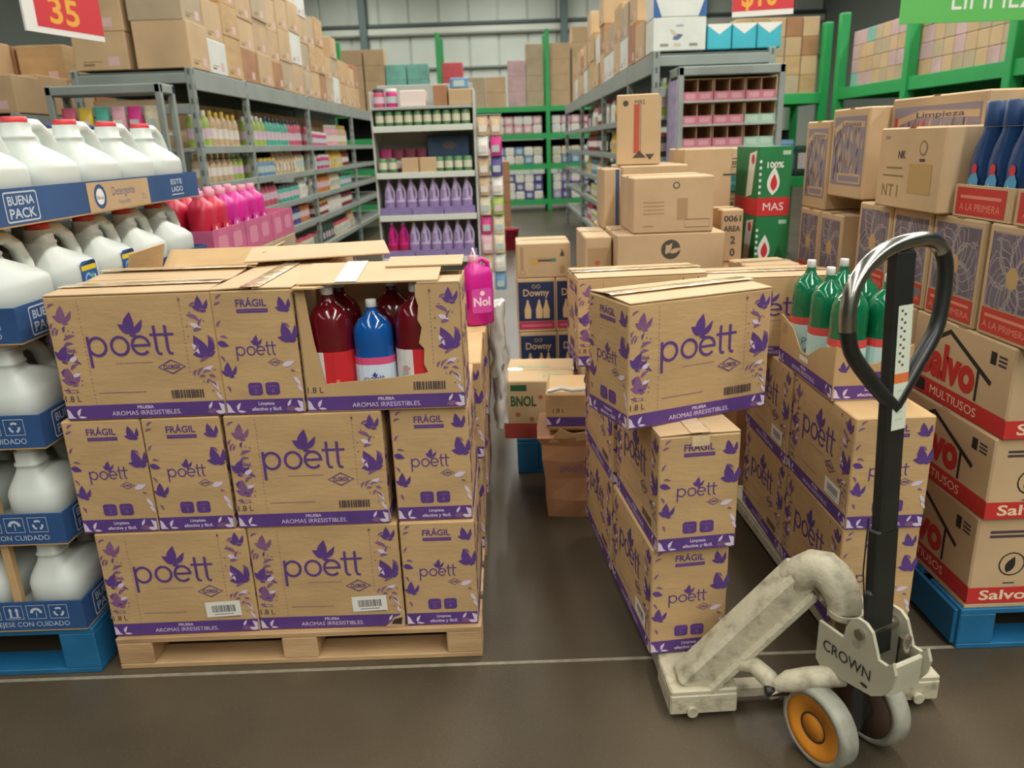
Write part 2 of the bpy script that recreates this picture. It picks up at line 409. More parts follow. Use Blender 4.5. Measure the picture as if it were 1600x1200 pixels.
def end_print():
    k = Ink(); band(k, Wd, False)
    k.text('FRÁGIL', Wd/2-.002, .284, .0185, 0, 'c', .02, .076); k.rect(.062,.268,.140,.278,0); k.rect(.066,.272,.136,.274,3)
    brand(k, .047, .158, .0250); clorox(k, .142, .139, .019)
    for x, d in ((.083, '2'), (.127, '6')):
        k.rrect(x-.018, .052, x+.018, .086, .007, 0); k.text(d, x, .058, .012, 3, 'c', .02); k.rect(x-.011,.075,x+.011,.077,3)
    k.butterfly(Wd-.022, .270, .030, 10); k.butterfly(Wd-.016, .192, .040, 12)
    k.butterfly(.022, .105, .030, -5); k.petal(.003,.195,.03,.016,-20,0); k.petal(Wd-.045,.128,.035,.014,20,1); k.petal(Wd-.026,.118,.014,.006,-20,3)
    k.petal(Wd-.018,.10,.03,.010,-60,1); k.petal(Wd-.012,.078,.024,.008,-60,1)
    for (x,y,a) in ((.008,.29,20),(.014,.305,35),(.008,.235,55),(.012,.21,-15),(.006,.16,-60),(.012,.08,-70),(Wd-.03,.24,-40)): k.petal(x,y,.020,.006,a,3,.1)
    return k
ME_LONG = long_print().mesh('long_side_print', PM); ME_END = end_print().mesh('end_print', PM)
ME_LONG_CUT = long_print(True).mesh('cut_side_print', PM)
ME_BODY = MB().cbox(-L/2, L/2, -Wd/2, Wd/2, 0, H, .0035).mesh('carton_body', [KRAFT])
def flap_mesh(x0, x1, y0, y1): return MB().cbox(x0, x1, y0, y1, 0, .004, .001)
ME_FLAP = flap_mesh(-L/2+.002, L/2-.002, 0, Wd/2-.002).mesh('top_flap', [KRAFT_PALE])
def tape_mesh(l, w):
    m = MB(); q = random.Random(3); n = 24; r = []
    for i in range(n+1):
        x = -l/2+l*i/n; dz = .0006+.0012*q.random(); r.append([(x, -w/2+.003*q.random(), dz), (x, w/2-.003*q.random(), dz), (x, w/2, dz-.0005), (x, -w/2, dz-.0005)])
    m.rings(r, 0, True); return m
ME_TAPE = tape_mesh(L+.006, .05).mesh('packing_tape', [TAPE])
ME_STICKER = (lambda k: (k.rect(0,0,.098,.048,4), k.barcode(.016,.014,.082,.036,2,8), k.rect(.022,.007,.076,.009,2), k)[-1])(Ink()).mesh('barcode_sticker', PM)
ME_TAPE_END = MB().box(-.022,.022,-.0012,.0,-.028,0).mesh('tape_end', [TAPE])
FM = face_mats(L/2, Wd/2)
POETT = []
def poett(label, x, y, z, yaw=0, sz=1.0, group='purple-printed bottle cartons', flaps=0, sticker=None, tape_end=False, faces=('front','back','left','right')):
    t = thing('printed_carton', label, 'carton', (x, y, z), R(yaw), group); t.scale = (1, 1, sz)
    put('carton_body', ME_BODY, t)
    for f in faces: put('long_side_print' if f in ('front','back') else 'end_print', ME_LONG if f in ('front','back') else ME_END, t, M=FM[f])
    if flaps:
        for s in (1, -1):
            m = Matrix.Translation((0, s*Wd/2, H+.001)) @ Matrix.Rotation(R(180) if s > 0 else 0, 4, 'Z') @ Matrix.Rotation(R(flaps*(1 if s > 0 else .45)), 4, 'X')
            put('top_flap', ME_FLAP, t, M=m)
        put('packing_tape', ME_TAPE, t, (0, 0, H+.006+.10*math.sin(R(flaps))*.75))
        if tape_end: put('tape_end', ME_TAPE_END, t, M=Matrix.Translation((-L/2-.0008, 0, H)) @ Matrix.Rotation(R(90), 4, 'Z').inverted())
    if sticker: put('barcode_sticker', ME_STICKER, t, M=FM[sticker[0]] @ Matrix.Translation((sticker[1], sticker[2], .0012)) @ Matrix.Rotation(R(sticker[3]), 4, 'Z'))
    return t
GL, GR = 'purple-printed cartons on the wooden pallet', 'purple-printed cartons on the pallet jack forks'
YF = 1.885; YL = YF+Wd/2; YW = YF+L/2; Z1, Z2, Z3 = .101, .427, .753
poett('purple-printed carton with white barcode sticker, bottom left corner of the wooden pallet', -.944, YL, Z1, .4, group=GL, sticker=('front', .270, .052, 2))
DENT = poett('purple-printed carton with barcode sticker and dented lower right corner, bottom row middle', -.529, YL+.003, Z1, -.6, group=GL, sticker=('front', .268, .052, 2))
put('torn_corner', MB().prism([(-.055,.002),(.0,.0),(.004,.05),(-.006,.058),(-.012,.036),(-.03,.030),(-.038,.014)],0,.0022).mesh('torn_corner',[KRAFT_PALE]), DENT, M=on_face((L/2-.001,-Wd/2-.001,0),(1,0,0),(0,0,1),.001))
put('torn_hole', MB().prism([(-.036,.012),(-.008,.010),(-.004,.032),(-.028,.026)],0,.001).mesh('torn_hole',[mat('dark_card_hole','3a2a1c',.9)]), DENT, M=on_face((L/2-.001,-Wd/2-.001,0),(1,0,0),(0,0,1),.0035))
poett('narrow end of purple-printed carton in bottom row, right corner of wooden pallet', -.217, YW, Z1, 90, group=GL)
poett('narrow end of purple-printed carton, leftmost in the middle row of the wooden pallet', -1.071, YW, Z2, 90.2, group=GL)
poett('narrow end of purple-printed carton, second from left in the middle row', -.863, YW, Z2, 90, group=GL)
poett('wide face of purple-printed carton in the centre of the wooden pallet stack', -.546, YL, Z2, 0, group=GL)
poett('narrow end of purple-printed carton, right end of the middle row', -.218, YW+.01, Z2, 90, group=GL)
poett('wide face of purple-printed carton with crumpled shiny tape, top left of stack', -.944, YL, Z3, .5, group=GL, flaps=3)
poett('narrow end of purple-printed carton on top row beside the torn open carton', -.634, YW, Z3, 89.5, group=GL, flaps=2)
# rows behind the front row
for nm, zz in (('bottom', Z1), ('middle', Z2)):
    poett('purple-printed carton behind the right end of the %s row, side to the aisle' % nm, -.208 if zz == Z1 else -.196, YW+.430, zz, 90.6, group=GL)
    poett('rearmost purple-printed carton on the aisle side of the %s row' % nm, -.20 if zz == Z1 else -.187, YW+.848, zz, 89.4, group=GL)
    poett('purple-printed carton hidden behind the left of the %s row' % nm, -1.055, YW+.42, zz, 90, group=GL)
    poett('purple-printed carton hidden behind the middle of the %s row' % nm, -.845, YW+.42, zz, 90, group=GL)
poett('purple-printed carton with loose top flaps, second row behind the top left carton', -.944, YL+.212, Z3, -1, group=GL, flaps=9)
poett('purple-printed carton on top beneath the folded card, behind the middle top carton', -.632, YW+.424, Z3, 90, group=GL, flaps=4)
# cartons standing on the forks of the pallet jack
HS = .962; q1, q2 = .090, .090+.3125; q3 = q2+.3125
poett('purple-printed carton at the foot of the left fork stack beside the white arm', .424, 1.948, q1, 96, HS, GR, sticker=('back', .27, .052, 0))
poett('purple-printed carton with tape over its top edge, under the askew carton', .432, 1.930, q2, 96, HS, GR, flaps=2, tape_end=True)
poett('purple-printed carton second from front in the bottom layer of left fork stack', .381, 2.368, q1, 95, HS, GR)
poett('purple-printed carton with pale sticker, second from front in middle layer, left fork', .379, 2.350, q2, 95.5, HS, GR, sticker=('back', .10, .20, 0))
poett('purple-printed carton turned askew on top of the left fork stack', .436, 1.922, q3+.006, 21, HS, GR, flaps=5)
poett('purple-printed carton with glossy tape behind the askew top carton', .412, 2.462, q3, 4, HS*.9, GR, flaps=4)
poett('purple-printed carton at the foot of right fork stack behind the jack handle', .963, 2.010, q1, 90, HS, GR)
poett('purple-printed carton with barcode sticker under the tray of green bottles', .963, 2.006, q2, 90.3, HS, GR, sticker=('back', .27, .052, 0))
poett('purple-printed carton second from front in bottom layer of right fork stack', .960, 2.428, q1, 90, HS, GR)
poett('purple-printed carton with barcode sticker, second from front, middle layer, right fork', .956, 2.424, q2, 90, HS, GR, sticker=('back', .27, .052, 0))
poett('low purple-printed carton bridging the two fork stacks behind the green bottles', .832, 2.500, q3, 0, HS*.82, GR, flaps=3)

# the torn open carton with bottles inside
T = thing('torn_carton', 'purple-printed carton torn open at the front showing red bottles inside', 'carton', (-.322, YL, Z3), R(-.3), GL)
th = .004
put('carton_base', MB().box(-L/2, L/2, -Wd/2, Wd/2, 0, th).mesh('carton_base', [KRAFT_IN]), T)
put('back_panel', MB().box(-L/2, L/2, Wd/2-th, Wd/2, th, H).mesh('back_panel', [KRAFT]), T)
put('side_panel', MB().box(-L/2, -L/2+th, -Wd/2, Wd/2-th, th, H).mesh('side_panel', [KRAFT]), T)
put('side_panel', MB().box(L/2-th, L/2, -Wd/2, Wd/2-th, th, H).mesh('side_panel', [KRAFT]), T)
cut = [(0,.004),(L,.004),(L,H),(.300,H),(.298,.296),(.304,.27),(.300,.235),(.309,.215),(.300,.175),(.312,.16),(.309,.12),(.318,.098),(.308,.094),(.20,.084),(.10,.078),(.054,.074),(.045,.12),(.036,.18),(.030,.24),(.024,H),(0,H)]
fp = put('front_panel', MB().prism(cut, 0, th).mesh('front_panel', [KRAFT]), T, M=on_face((-L/2,-Wd/2+th,0),(1,0,0),(0,0,1),0))
put('front_panel_print', ME_LONG_CUT, fp, (0,0,th+.0007))
put('printed_mark', (lambda k: (k.text('1.8 L', .026, .052, .0165, 2, 'c', 0, .04), k)[-1])(Ink()).mesh('printed_mark', PM), fp, (0,0,th+.0009))
put('end_print', ME_END, T, M=FM['right']); put('end_print', ME_END, T, M=FM['left'])
put('top_flap', MB().box(0, L-.06, 0, .19, 0, th).mesh('top_flap', [KRAFT_PALE]), T, M=Matrix.Translation((-L/2+.005, -Wd/2+.006, H+.006)) @ Matrix.Rotation(R(7), 4, 'X'))
put('top_flap', MB().box(0, .20, 0, .10, 0, th).mesh('top_flap', [KRAFT_PALE]), T, M=Matrix.Translation((L/2-.20, .02, H+.026)) @ Matrix.Rotation(R(6), 4, 'X'))
put('corner_flap', MB().box(0, .105, 0, .10, 0, th).mesh('corner_flap', [KRAFT_PALE]), T, M=Matrix.Translation((L/2-.107, -Wd/2, H+.001)))
put('corner_flap', MB().prism([(0,0),(.075,-.012),(.055,-.035),(0,-.03)], 0, th).mesh('corner_flap', [KRAFT]), T, M=Matrix.Translation((-L/2, -Wd/2+.01, H)))
put('packing_tape', MB().box(0,.055,0,.19,0,.001).mesh('packing_tape', [mat('bright_glossy_tape','e8dcc0',.15,coat=1,bump=.6,bscale=30)]), T, M=Matrix.Translation((-L/2+.10, -Wd/2+.006, H+.0115)) @ Matrix.Rotation(R(7), 4, 'X'))

# bottles
BOT_SEC = [(0,.050,.042),(.006,.056,.046),(.02,.058,.047),(.155,.058,.047),(.165,.055,.045),(.175,.057,.0465),(.215,.0565,.0465),(.238,.053,.044),(.258,.040,.035),(.272,.022,.021),(.285,.0155,.0155),(.294,.0155,.0155)]
def bottle_meshes(tagname, liquid):
    b = MB().loft([(z, a, c, 0, 0) for z, a, c in BOT_SEC], 20, 0, 2.5).mesh('bottle_body', [liquid])
    return b
ME_CAP = MB().lathe([(.0145,0),(.0155,.001),(.0155,.018),(.0145,.021)], 16).mesh('bottle_cap', [CAP_WHITE])
def label_mesh(mats, kind):
    m = MB(); n = 20; rs = []
    for z in (.018, .05, .09, .13, .152):
        r = []
        for i in range(n):
            t = 2*math.pi*(i+.5)/n; c, d = math.cos(t), math.sin(t)
            r.append((.0588*math.copysign(abs(c)**.8, c), .0478*math.copysign(abs(d)**.8, d), z))
        rs.append(r)
    for i in range(4):
        for j in range(n):
            a, b = rs[i], rs[i+1]; x = (a[j][0]+a[(j+1) % n][0])/2; y = (a[j][1]+a[(j+1) % n][1])/2
            k = 0
            if kind == 'red': k = 0 if x > -.018 and y < .02 else 1
            else: k = 2 if i == 3 else (0 if i else 3)
            m.add([a[j], a[(j+1) % n], b[(j+1) % n], b[j]], [(0,1,2,3)], k, True)
    return m.mesh('bottle_label', mats)
def badge(kind):
    k = Ink()
    if kind == 'red':
        k.disc(.012,.028,.018,.014,0); k.petal(-.008,.038,.026,.014,20,1); k.petal(.0,.030,.02,.010,150,1); k.petal(.014,.060,.012,.010,40,2); k.rect(-.040,.02,-.028,.10,3)
        k.rect(-.041,.09,-.022,.094,2)
    else:
        brand(k, -.030, .068, .0140, 3)
        for i in range(9): k.petal(-.03+.007*i, .02+.02*((i*7) % 5)/5, .016, .008, 40*i, 1 if i % 2 else 2)
    return k
GLASS_RED = mat('dark_red_cleaner', '6a0a18', .12, coat=.6, trans=.15)
GLASS_BLUE = mat('deep_blue_cleaner', '0b58a8', .10, coat=.6, trans=.15)
GLASS_GREEN = mat('green_cleaner', '0a7f52', .12, coat=.6, trans=.3)
BADGE_RED = badge('red').mesh('label_art', [mat('tomato_red_ink','d8402c',.5), mat('leaf_green_ink','3f8a3a',.5), mat('pale_red_ink','e07a68',.5), mat('grey_print','9a9a9a',.6)])
BADGE_BLU = badge('b').mesh('label_art', [WHITE_INK, mat('sky_blue_ink','7fb0d8',.5), mat('grey_blue_ink','4a6a94',.5), mat('deep_violet_ink','41307f',.5)])
KINDS = {'red': (bottle_meshes('r', GLASS_RED), label_mesh([mat('red_label','c8262c',.45), mat('white_label','d9d4cf',.45)], 'red'), BADGE_RED),
         'blue': (bottle_meshes('b', GLASS_BLUE), label_mesh([mat('pale_blue_label','cfdbe8',.45), LABEL, mat('pink_label_band','d8507c',.45), mat('white_label','d9d4cf',.45)], 'b'), BADGE_BLU),
         'green': (bottle_meshes('g', GLASS_GREEN), label_mesh([mat('pale_mint_label','c2dfd8',.45), LABEL, mat('coral_label_band','d8504c',.45), mat('mint_label_base','a9d6cc',.45)], 'g'), BADGE_BLU)}
def bottle(kind, label, x, y, z, rz, group):
    b, lb, bd = KINDS[kind]
    t = thing('cleaner_bottle', label, 'bottle', (x, y, z), rz, group)
    put('bottle_body', b, t); put('bottle_cap', ME_CAP, t, (0,0,.293)); l = put('bottle_label', lb, t)
    put('label_art', bd, l, M=on_face((0,-.0486,.012),(1,0,0),(0,0,1),.0012))
    return t
G = 'bottles inside the torn open carton'
for i, x in enumerate((-.463, -.322, -.183)):
    bottle('red', 'dark red cleaner bottle in the torn carton, %s in the back row' % ('left','centre','right')[i], (x+.012, x+.012, x-.004)[i], YL+.049, Z3+.0045, R(2), G)
bottle('red', 'dark red cleaner bottle at the left of the torn carton, front row', -.459, YL-.048, Z3+.0045, R(-2), G)
bottle('red', 'dark red cleaner bottle at the right of the torn carton, front row', -.236, YL-.048, Z3+.0045, R(3), G)
bottle('blue', 'blue cleaner bottle with white cap standing out among the red ones', -.350, YL-.050, Z3+.0045, R(3), G).scale = (.90, .90, .88)

# ------------------------------------------------------------------ pallets
def pallet(label, x0, x1, y0, y1, h, m, group, boards=7, lead=True):
    t = thing('wooden_pallet' if m is WOOD else 'blue_pallet', label, 'pallet', ((x0+x1)/2, (y0+y1)/2, 0), 0, group)
    w, d = (x1-x0)/2, (y1-y0)/2; bt = .016
    bw = 2*d/boards*.80
    me = MB().cbox(-w, w, -bw/2, bw/2, 0, bt, .002).mesh('deck_board', [m])
    for i in range(boards): put('deck_board', me, t, (0, -d+bw/2+(2*d-bw)*i/(boards-1), h-bt))
    bb = MB().cbox(-w, w, -.045, .045, 0, bt, .002).mesh('bottom_board', [m])
    for y in (-d+.045, 0, d-.045): put('bottom_board', bb, t, (0, y, 0))
    bl = MB().cbox(-.05, .05, -.05, .05, 0, h-2*bt, .003).mesh('block', [m])
    for x in (-w+.05, 0, w-.05):
        for y in (-d+.05, 0, d-.05): put('block', bl, t, (x, y, bt))
    if lead:
        put('stringer', MB().cbox(-w+.1, w-.1, -.012, .012, 0, h-2*bt-.018, .002).mesh('stringer', [m]), t, (0, -d+.115, bt))
    return t
pallet('bare wooden pallet with pale boards under the purple-printed cartons', -1.145, -.108, 1.872, 3.09, .10, WOOD, 'pallets')
pallet('blue painted pallet under the white jugs at far left', -2.24, -1.195, 1.862, 3.10, .145, BLUE_WOOD, 'pallets', 6, False)
pb = pallet('blue painted pallet under the red and brown cartons at right', 1.225, 2.30, 1.828, 3.05, .128, BLUE_WOOD, 'pallets', 6, False)
put('side_board', MB().cbox(-.012,0,-.60,.60,0,.11,.002).mesh('side_board', [BLUE_WOOD]), pb, (-.5375, 0, .012))
tag(put('slip_sheet', MB().cbox(1.235, 2.30, 1.835, 3.05, .1285, .1395, .001).mesh('slip_sheet', [KRAFT_PALE])), 'thick kraft slip sheet between the blue pallet and lowest red cartons', 'sheet')

# ------------------------------------------------------------------ hand pallet jack
J = thing('pallet_jack', 'worn cream pallet jack with black handle and orange wheels', 'pallet jack', (.712, 1.600, 0), R(2))
PJ = [JACK_WHITE, BLACK_METAL, CHROME, mat('black_pivot','15140f',.5)]
mf = MB().cbox(-.082,.082,.13,1.11,.066,.086,.004).cbox(-.082,-.070,.13,1.10,.03,.068,.003).cbox(.070,.082,.13,1.10,.03,.068,.003).cbox(-.06,.06,1.10,1.17,.06,.084,.02).mesh('fork', PJ)
roll = MB().cyl((-.04,0,0),(.04,0,0),.034,14).mesh('load_roller', [mat('dark_roller','2a2824',.5)])
for s in (-1, 1):
    f = put('fork', mf, J, (s*.258, 0, 0)); put('load_roller', roll, f, (0, 1.00, .036))
    hb = MB().cbox(-.085,.085,0,.135,.072,.088,.004).cbox(-.085,.085,-.002,.014,.018,.075,.004).cbox(-.085,-.073,0,.135,.02,.075,.003).cbox(.073,.085,0,.135,.02,.075,.003)
    hb.cyl((.03*s,-.012,.03),(.03*s,.02,.03),.014,10)
    put('fork_heel', hb.mesh('fork_heel', PJ), J, (s*.258, 0, 0))
    # sloping arm from heel to head
    a, b = Vector((s*.290, .055, .070)), Vector((s*.020, .022, .395))
    d = (b-a).normalized(); n = Vector((0,1,0)); u = n.cross(d).normalized(); n = d.cross(u).normalized()
    M = Matrix((u, n, d)).transposed().to_4x4(); M.translation = a
    ln = (b-a).length
    arm = MB().cbox(-.040,.034,-.038,.040,0,ln,.010,0,M)
    arm.cbox(-.050 if s > 0 else .020,-.020 if s > 0 else .050,-.052,-.026,.03,ln-.02,.009,0,M)
    put('sloping_arm', arm.mesh('sloping_arm', PJ), J)
    # bent link from heel down to the steering head
    put('bent_link', MB().tube([(s*.215,.03,.125),(s*.175,.015,.152),(s*.140,-.012,.160),(s*.120,-.055,.155),(s*.112,-.09,.135)],[.020,.022,.022,.024,.020],8).mesh('bent_link', PJ), J)
    put('link_pin', MB().cyl((s*.112-.026,-.085,.145),(s*.112+.026,-.085,.145),.013,10,3).mesh('link_pin', PJ), J)
hd = MB().tube([(-.050,.022,.370),(-.028,.014,.398),(-.008,.004,.414),(.012,-.014,.418),(.026,-.036,.406),(.034,-.058,.385),(.037,-.072,.360),(.037,-.077,.345)],[.036,.042,.045,.046,.045,.042,.038,.036],16).cyl((.037,-.077,.352),(.037,-.077,.338),.039,18)
put('head_elbow', hd.mesh('head_elbow', PJ), J)
put('pump_ram', MB().cyl((.037,-.077,.34),(.037,-.077,.20),.030,16,2).mesh('pump_ram', [JACK_WHITE, BLACK_METAL, mat('greasy_steel','a08a68',.3,.8,var=.3,scale=20)]), J)
put('cross_tube', MB().cbox(-.18,.18,.035,.075,.025,.062,.006).mesh('cross_tube', PJ), J)
# steering head: a = along the axle, r = towards the operator
ang = math.atan2(.065,.144)
S = put('steering_head', MB().lathe([(.036,.07),(.040,.10),(.040,.20),(.046,.215),(.046,.25)],18,1).mesh('steering_head', PJ), J, M=J.matrix_basis.inverted() @ (Matrix.Translation((.765,1.487,0)) @ Matrix.Rotation(ang,4,'Z')))
SI = (Matrix.Translation((.765,1.487,0)) @ Matrix.Rotation(ang,4,'Z')).inverted()
put('swing_arm', MB().tube([tuple(SI @ Vector(p)) for p in ((.600,1.505,.165),(.625,1.497,.182),(.665,1.487,.196),(.715,1.480,.205),(.755,1.480,.21))],[.016,.026,.027,.026,.028],10).mesh('swing_arm', PJ), S)
def ring_mesh(prof, n=36):
    return MB().rings([[(r*math.cos(2*math.pi*i/n), r*math.sin(2*math.pi*i/n), z) for i in range(n)] for r, z in prof], 0, True, False, None, True)
rim = ring_mesh([(.077,-.0255),(.088,-.0255),(.0955,-.018),(.0955,.018),(.088,.0255),(.077,.0255)])
hub = MB().lathe([(.001,-.020),(.032,-.020),(.0335,-.0165),(.036,-.0165),(.037,-.021),(.070,-.019),(.077,-.025),(.078,.025),(.001,.022)],36,0)
for s in (-1, 1):
    Mw = Matrix.Translation((s*.082-.006,.0,.0960)) @ Matrix.Rotation(R(90 if s < 0 else -90),4,'Y')
    w = put('steer_wheel_tread', rim.mesh('steer_wheel_tread', [TYRE]), S, M=Mw)
    put('wheel_hub', hub.mesh('wheel_hub', [ORANGE if s < 0 else mat('dark_grimy_hub','4a3626',.7)]), S, M=Mw)  # right hub is plain dark brown, left one orange
    put('hub_ring', MB().tube([(.0345*math.cos(R(15*i)),.0345*math.sin(R(15*i)),-.0205) for i in range(24)],.0016,6,0,True).mesh('hub_ring',[BLACK_METAL]), S, M=Mw)
put('axle', MB().cyl((-.05,0,.0955),(.05,0,.0955),.03,14,1).mesh('axle', PJ), S)
# yoke side plates; outline in (r, z), r grows towards the operator (local -y)
yk = [(-.058,.330),(.012,.328),(.016,.36),(.028,.386),(.044,.397),(.064,.396),(.082,.384),(.094,.355),(.104,.330),(.125,.330),(.138,.345),(.148,.32),(.142,.285),(.125,.255),(.098,.235),(-.01,.218),(-.045,.218),(-.058,.23)]
for s in (-1, 1):
    M = Matrix.Translation((s*.052-.004,0,0)) @ Matrix(((0,0,1,0),(-1,0,0,0),(0,1,0,0),(0,0,0,1)))
    y_ = put('yoke_plate', MB().prism(yk, 0, .008).mesh('yoke_plate', [mat('cream_yoke_paint','b0ac95',.45,var=.08,scale=10)]), S, M=M)
    if s < 0:
        k = Ink(); k.text('CROWN', .026, .268, .028, 0, 'c', .005, .130); k.disc(.078,.250,.010,.004,0); k.disc(.054,.365,.009,None,1); k.disc(.048,.335,.0095,None,2)
        # seen from outside (local -x): right-hand reading direction is towards the operator
        put('plate_lettering', k.mesh('plate_lettering', [BLACK_INK, mat('brown_bolt_head','5a4330',.5), mat('grey_bolt_head','9a9482',.4)]), S, M=on_face((-.0565,0,0),(0,-1,0),(0,0,1),.001))
put('yoke_web', MB().cbox(-.05,.05,-.132,-.120,.25,.325,.004).mesh('yoke_web',[MATS['cream_yoke_paint']]), S)
put('pivot_pin', MB().cyl((-.064,-.055,.365),(.066,-.055,.365),.012,12,2).cyl((.026,-.10,.27),(.026,-.10,.36),.013,10,2).mesh('pivot_pin', PJ), S)
# handle, leaning a little away from the operator
HB = Matrix.Translation((0,-.055,.30)) @ Matrix.Rotation(R(-3.5),4,'X')
hbar = MB().cbox(-.034,.030,-.014,.014,0,.30,.004,0,HB).cbox(-.026,.026,-.014,.014,.29,.880,.004,0,HB).cbox(-.040,.036,-.010,.010,.02,.16,.006,0,HB)
put('handle_bar', hbar.mesh('handle_bar', [BLACK_METAL]), S)
lp = [(.0,.565),(-.060,.622),(-.118,.685),(-.136,.725),(-.141,.770),(-.132,.815),(-.106,.852),(-.066,.878),(-.020,.892),(.03,.897),(.07,.895),(.100,.880),(.119,.850),(.123,.81),(.119,.76),(.104,.705),(.055,.640),(.0,.570)]
def smooth_path(p, n=3):
    out = []
    for i in range(len(p)-1):
        p0, p1, p2, p3 = p[max(i-1,0)], p[i], p[i+1], p[min(i+2,len(p)-1)]
        for k in range(n):
            t = k/n
            out.append(tuple(.5*(2*p1[c]+(p2[c]-p0[c])*t+(2*p0[c]-5*p1[c]+4*p2[c]-p3[c])*t*t+(3*p1[c]-p0[c]-3*p2[c]+p3[c])*t**3) for c in (0,1)))
    return out+[p[-1]]
P3 = [(a,-.004,z) for a, z in smooth_path(lp)]
i0, i1 = 10, 34
put('handle_loop', MB().tube(P3[:i0+1], .0155, 12, 0, False, HB).tube(P3[i1:], .0155, 12, 0, False, HB).mesh('handle_loop', [BLACK_METAL]), S)
put('chrome_grip', MB().tube(P3[i0:i1+1], .0160, 12, 0, False, HB).mesh('chrome_grip', [CHROME]), S)
put('release_lever', MB().prism([(.015,-.008),(.05,-.016),(.07,-.012),(.068,-.004),(.045,.004),(.015,.008)],-.004,.004,0,HB @ Matrix.Translation((0,.012,.80)) @ Matrix.Rotation(R(90),4,'X')).mesh('release_lever', [mat('grey_lever','5b5f5a',.5)]), S)
k = Ink(); k.rect(-.024,0,.016,.255,0); k.rect(-.024,.098,.016,.118,1)
for i in range(7): k.disc(-.004,.135+.017*i,.004,.003,2,6); k.rect(-.016,.14+.017*i,-.010,.145+.017*i,2)
for i in range(5): k.rect(-.014,.02+.015*i,.006,.024+.015*i,3)
put('warning_sticker', k.mesh('warning_sticker', [mat('pale_sticker','cfd6c2',.5), mat('orange_sticker_band','d8713a',.5), INK, mat('pale_green_print','b8c8a8',.5)]), S, M=HB @ on_face((.0065,-.0145,.520),(1,0,0),(0,0,1),.0006))
put('release_cable', MB().tube([(-.03,-.02,.62),(-.04,-.03,.50),(-.035,-.045,.38),(-.02,-.05,.28)],.0018,6,0).mesh('release_cable',[BLACK_METAL]), S)

# ------------------------------------------------------------------ white jugs in blue trays
def jug_mesh():
    m = MB()
    m.loft([(0,.070,.108,0,0),(.005,.077,.116,0,0),(.050,.079,.118,0,0),(.054,.074,.113,0,0),(.064,.074,.113,0,0),(.068,.078,.117,0,0),(.128,.078,.117,0,0),(.140,.075,.113,0,0),(.160,.062,.094,0,-.014),(.178,.048,.066,0,-.036),(.192,.038,.044,0,-.054),(.198,.035,.037,0,-.060),(.206,.033,.034,0,-.062),(.209,.036,.037,0,-.062),(.215,.036,.037,0,-.062),(.218,.032,.033,0,-.062),(.248,.031,.032,0,-.062)],28,0,3.4)
    m.cbox(-.034,.034,-.1225,-.112,.018,.034,.004)
    m.tube([(0,-.045,.222),(0,-.012,.243),(0,.030,.243),(0,.070,.218),(0,.094,.170),(0,.098,.12)],[.020,.019,.018,.019,.022,.024],12)
    return m.mesh('jug_body', [WHITE_PLASTIC])
ME_JUG = jug_mesh()
CAPS = [MB().lathe([(.030,0),(.031,.002),(.031,.013),(.028,.016)],18).mesh('jug_cap', [m]) for m in (mat('red_jug_cap','d8454a',.4), mat('navy_jug_cap','2a2f6a',.4), CAP_WHITE)]
ME_JL = (lambda k: (k.rrect(0,0,.085,.085,.012,0), k.rect(.002,.058,.083,.072,1), k.poly([(.01,.074),(.06,.084),(.082,.078),(.082,.074)],2), k.disc(.034,.03,.021,None,3), k.disc(.034,.03,.014,None,0), k.petal(.05,.01,.04,.03,55,4), k.petal(.056,.022,.03,.02,80,5), k)[-1])(Ink()).mesh('jug_label', [mat('blue_jug_label','1f57a0',.4), mat('yellow_label_band','e8cf25',.4), BLACK_INK, mat('light_blue_badge','8fb7dd',.4), WHITE_INK, mat('teal_leaf_ink','49a89c',.5)])
TZ = [.148, .414, .690, .966, 1.245]
TN = ['bottom', 'second lowest', 'middle', 'second highest', 'top']
GJ = 'white plastic jugs in blue trays'
def tray_print_side():
    k = Ink()   # 1.25 m long side that faces the aisle
    k.rect(.44,.004,.84,.088,1); k.disc(.51,.046,.036,None,0); k.disc(.51,.046,.024,None,3); k.text('Blanca',.51,.038,.012,0,'c',.01,.04)
    k.text('Detergente',.66,.045,.026,0,'c',0,.15); k.text('líquido',.66,.018,.014,4,'c',0,.08); k.text('2 L',.80,.022,.02,4,'c')
    k.rrect(.05,.010,.19,.084,.008,2); k.rrect(.054,.014,.186,.080,.006,0); k.text('BUENA',.12,.052,.022,2,'c',.02,.11); k.text('PACK',.12,.020,.024,2,'c',.02,.11)
    k.rect(1.02,.018,1.13,.022,2); k.text('ESTE',1.075,.056,.018,2,'c',.02,.10); k.text('LADO',1.075,.030,.018,2,'c',.02,.10)
    return k
def tray_print_front():
    k = Ink()
    for c in range(2):
        o = c*.36+.04
        for i in range(4):
            x = o+.02+.062*i; k.stroke([(x,.040),(x+.05,.040),(x+.05,.082),(x,.082)],.002,2,True)
            cx = x+.025
            if i == 0: k.poly([(cx-.010,.076),(cx+.010,.076),(cx+.003,.060),(cx+.002,.048),(cx-.002,.048),(cx-.003,.060)],2); k.rect(cx-.008,.045,cx+.008,.048,2)
            if i == 1:
                for d in (-.009,.009): k.rect(cx+d-.003,.048,cx+d+.003,.068,2); k.poly([(cx+d-.006,.066),(cx+d+.006,.066),(cx+d,.076)],2)
                k.rect(cx-.016,.044,cx+.016,.047,2)
            if i == 2: k.arc(cx,.058,.013,0,180,.008,2,10); k.rect(cx-.001,.046,cx+.001,.062,2)
            if i == 3:
                for a in (90,210,330): k.arc(cx,.060,.012,a-40,a+40,.006,2,5)
        k.text('MANEJESE CON CUIDADO', o+.135, .016, .015, 2, 'c', .02, .24)
    return k
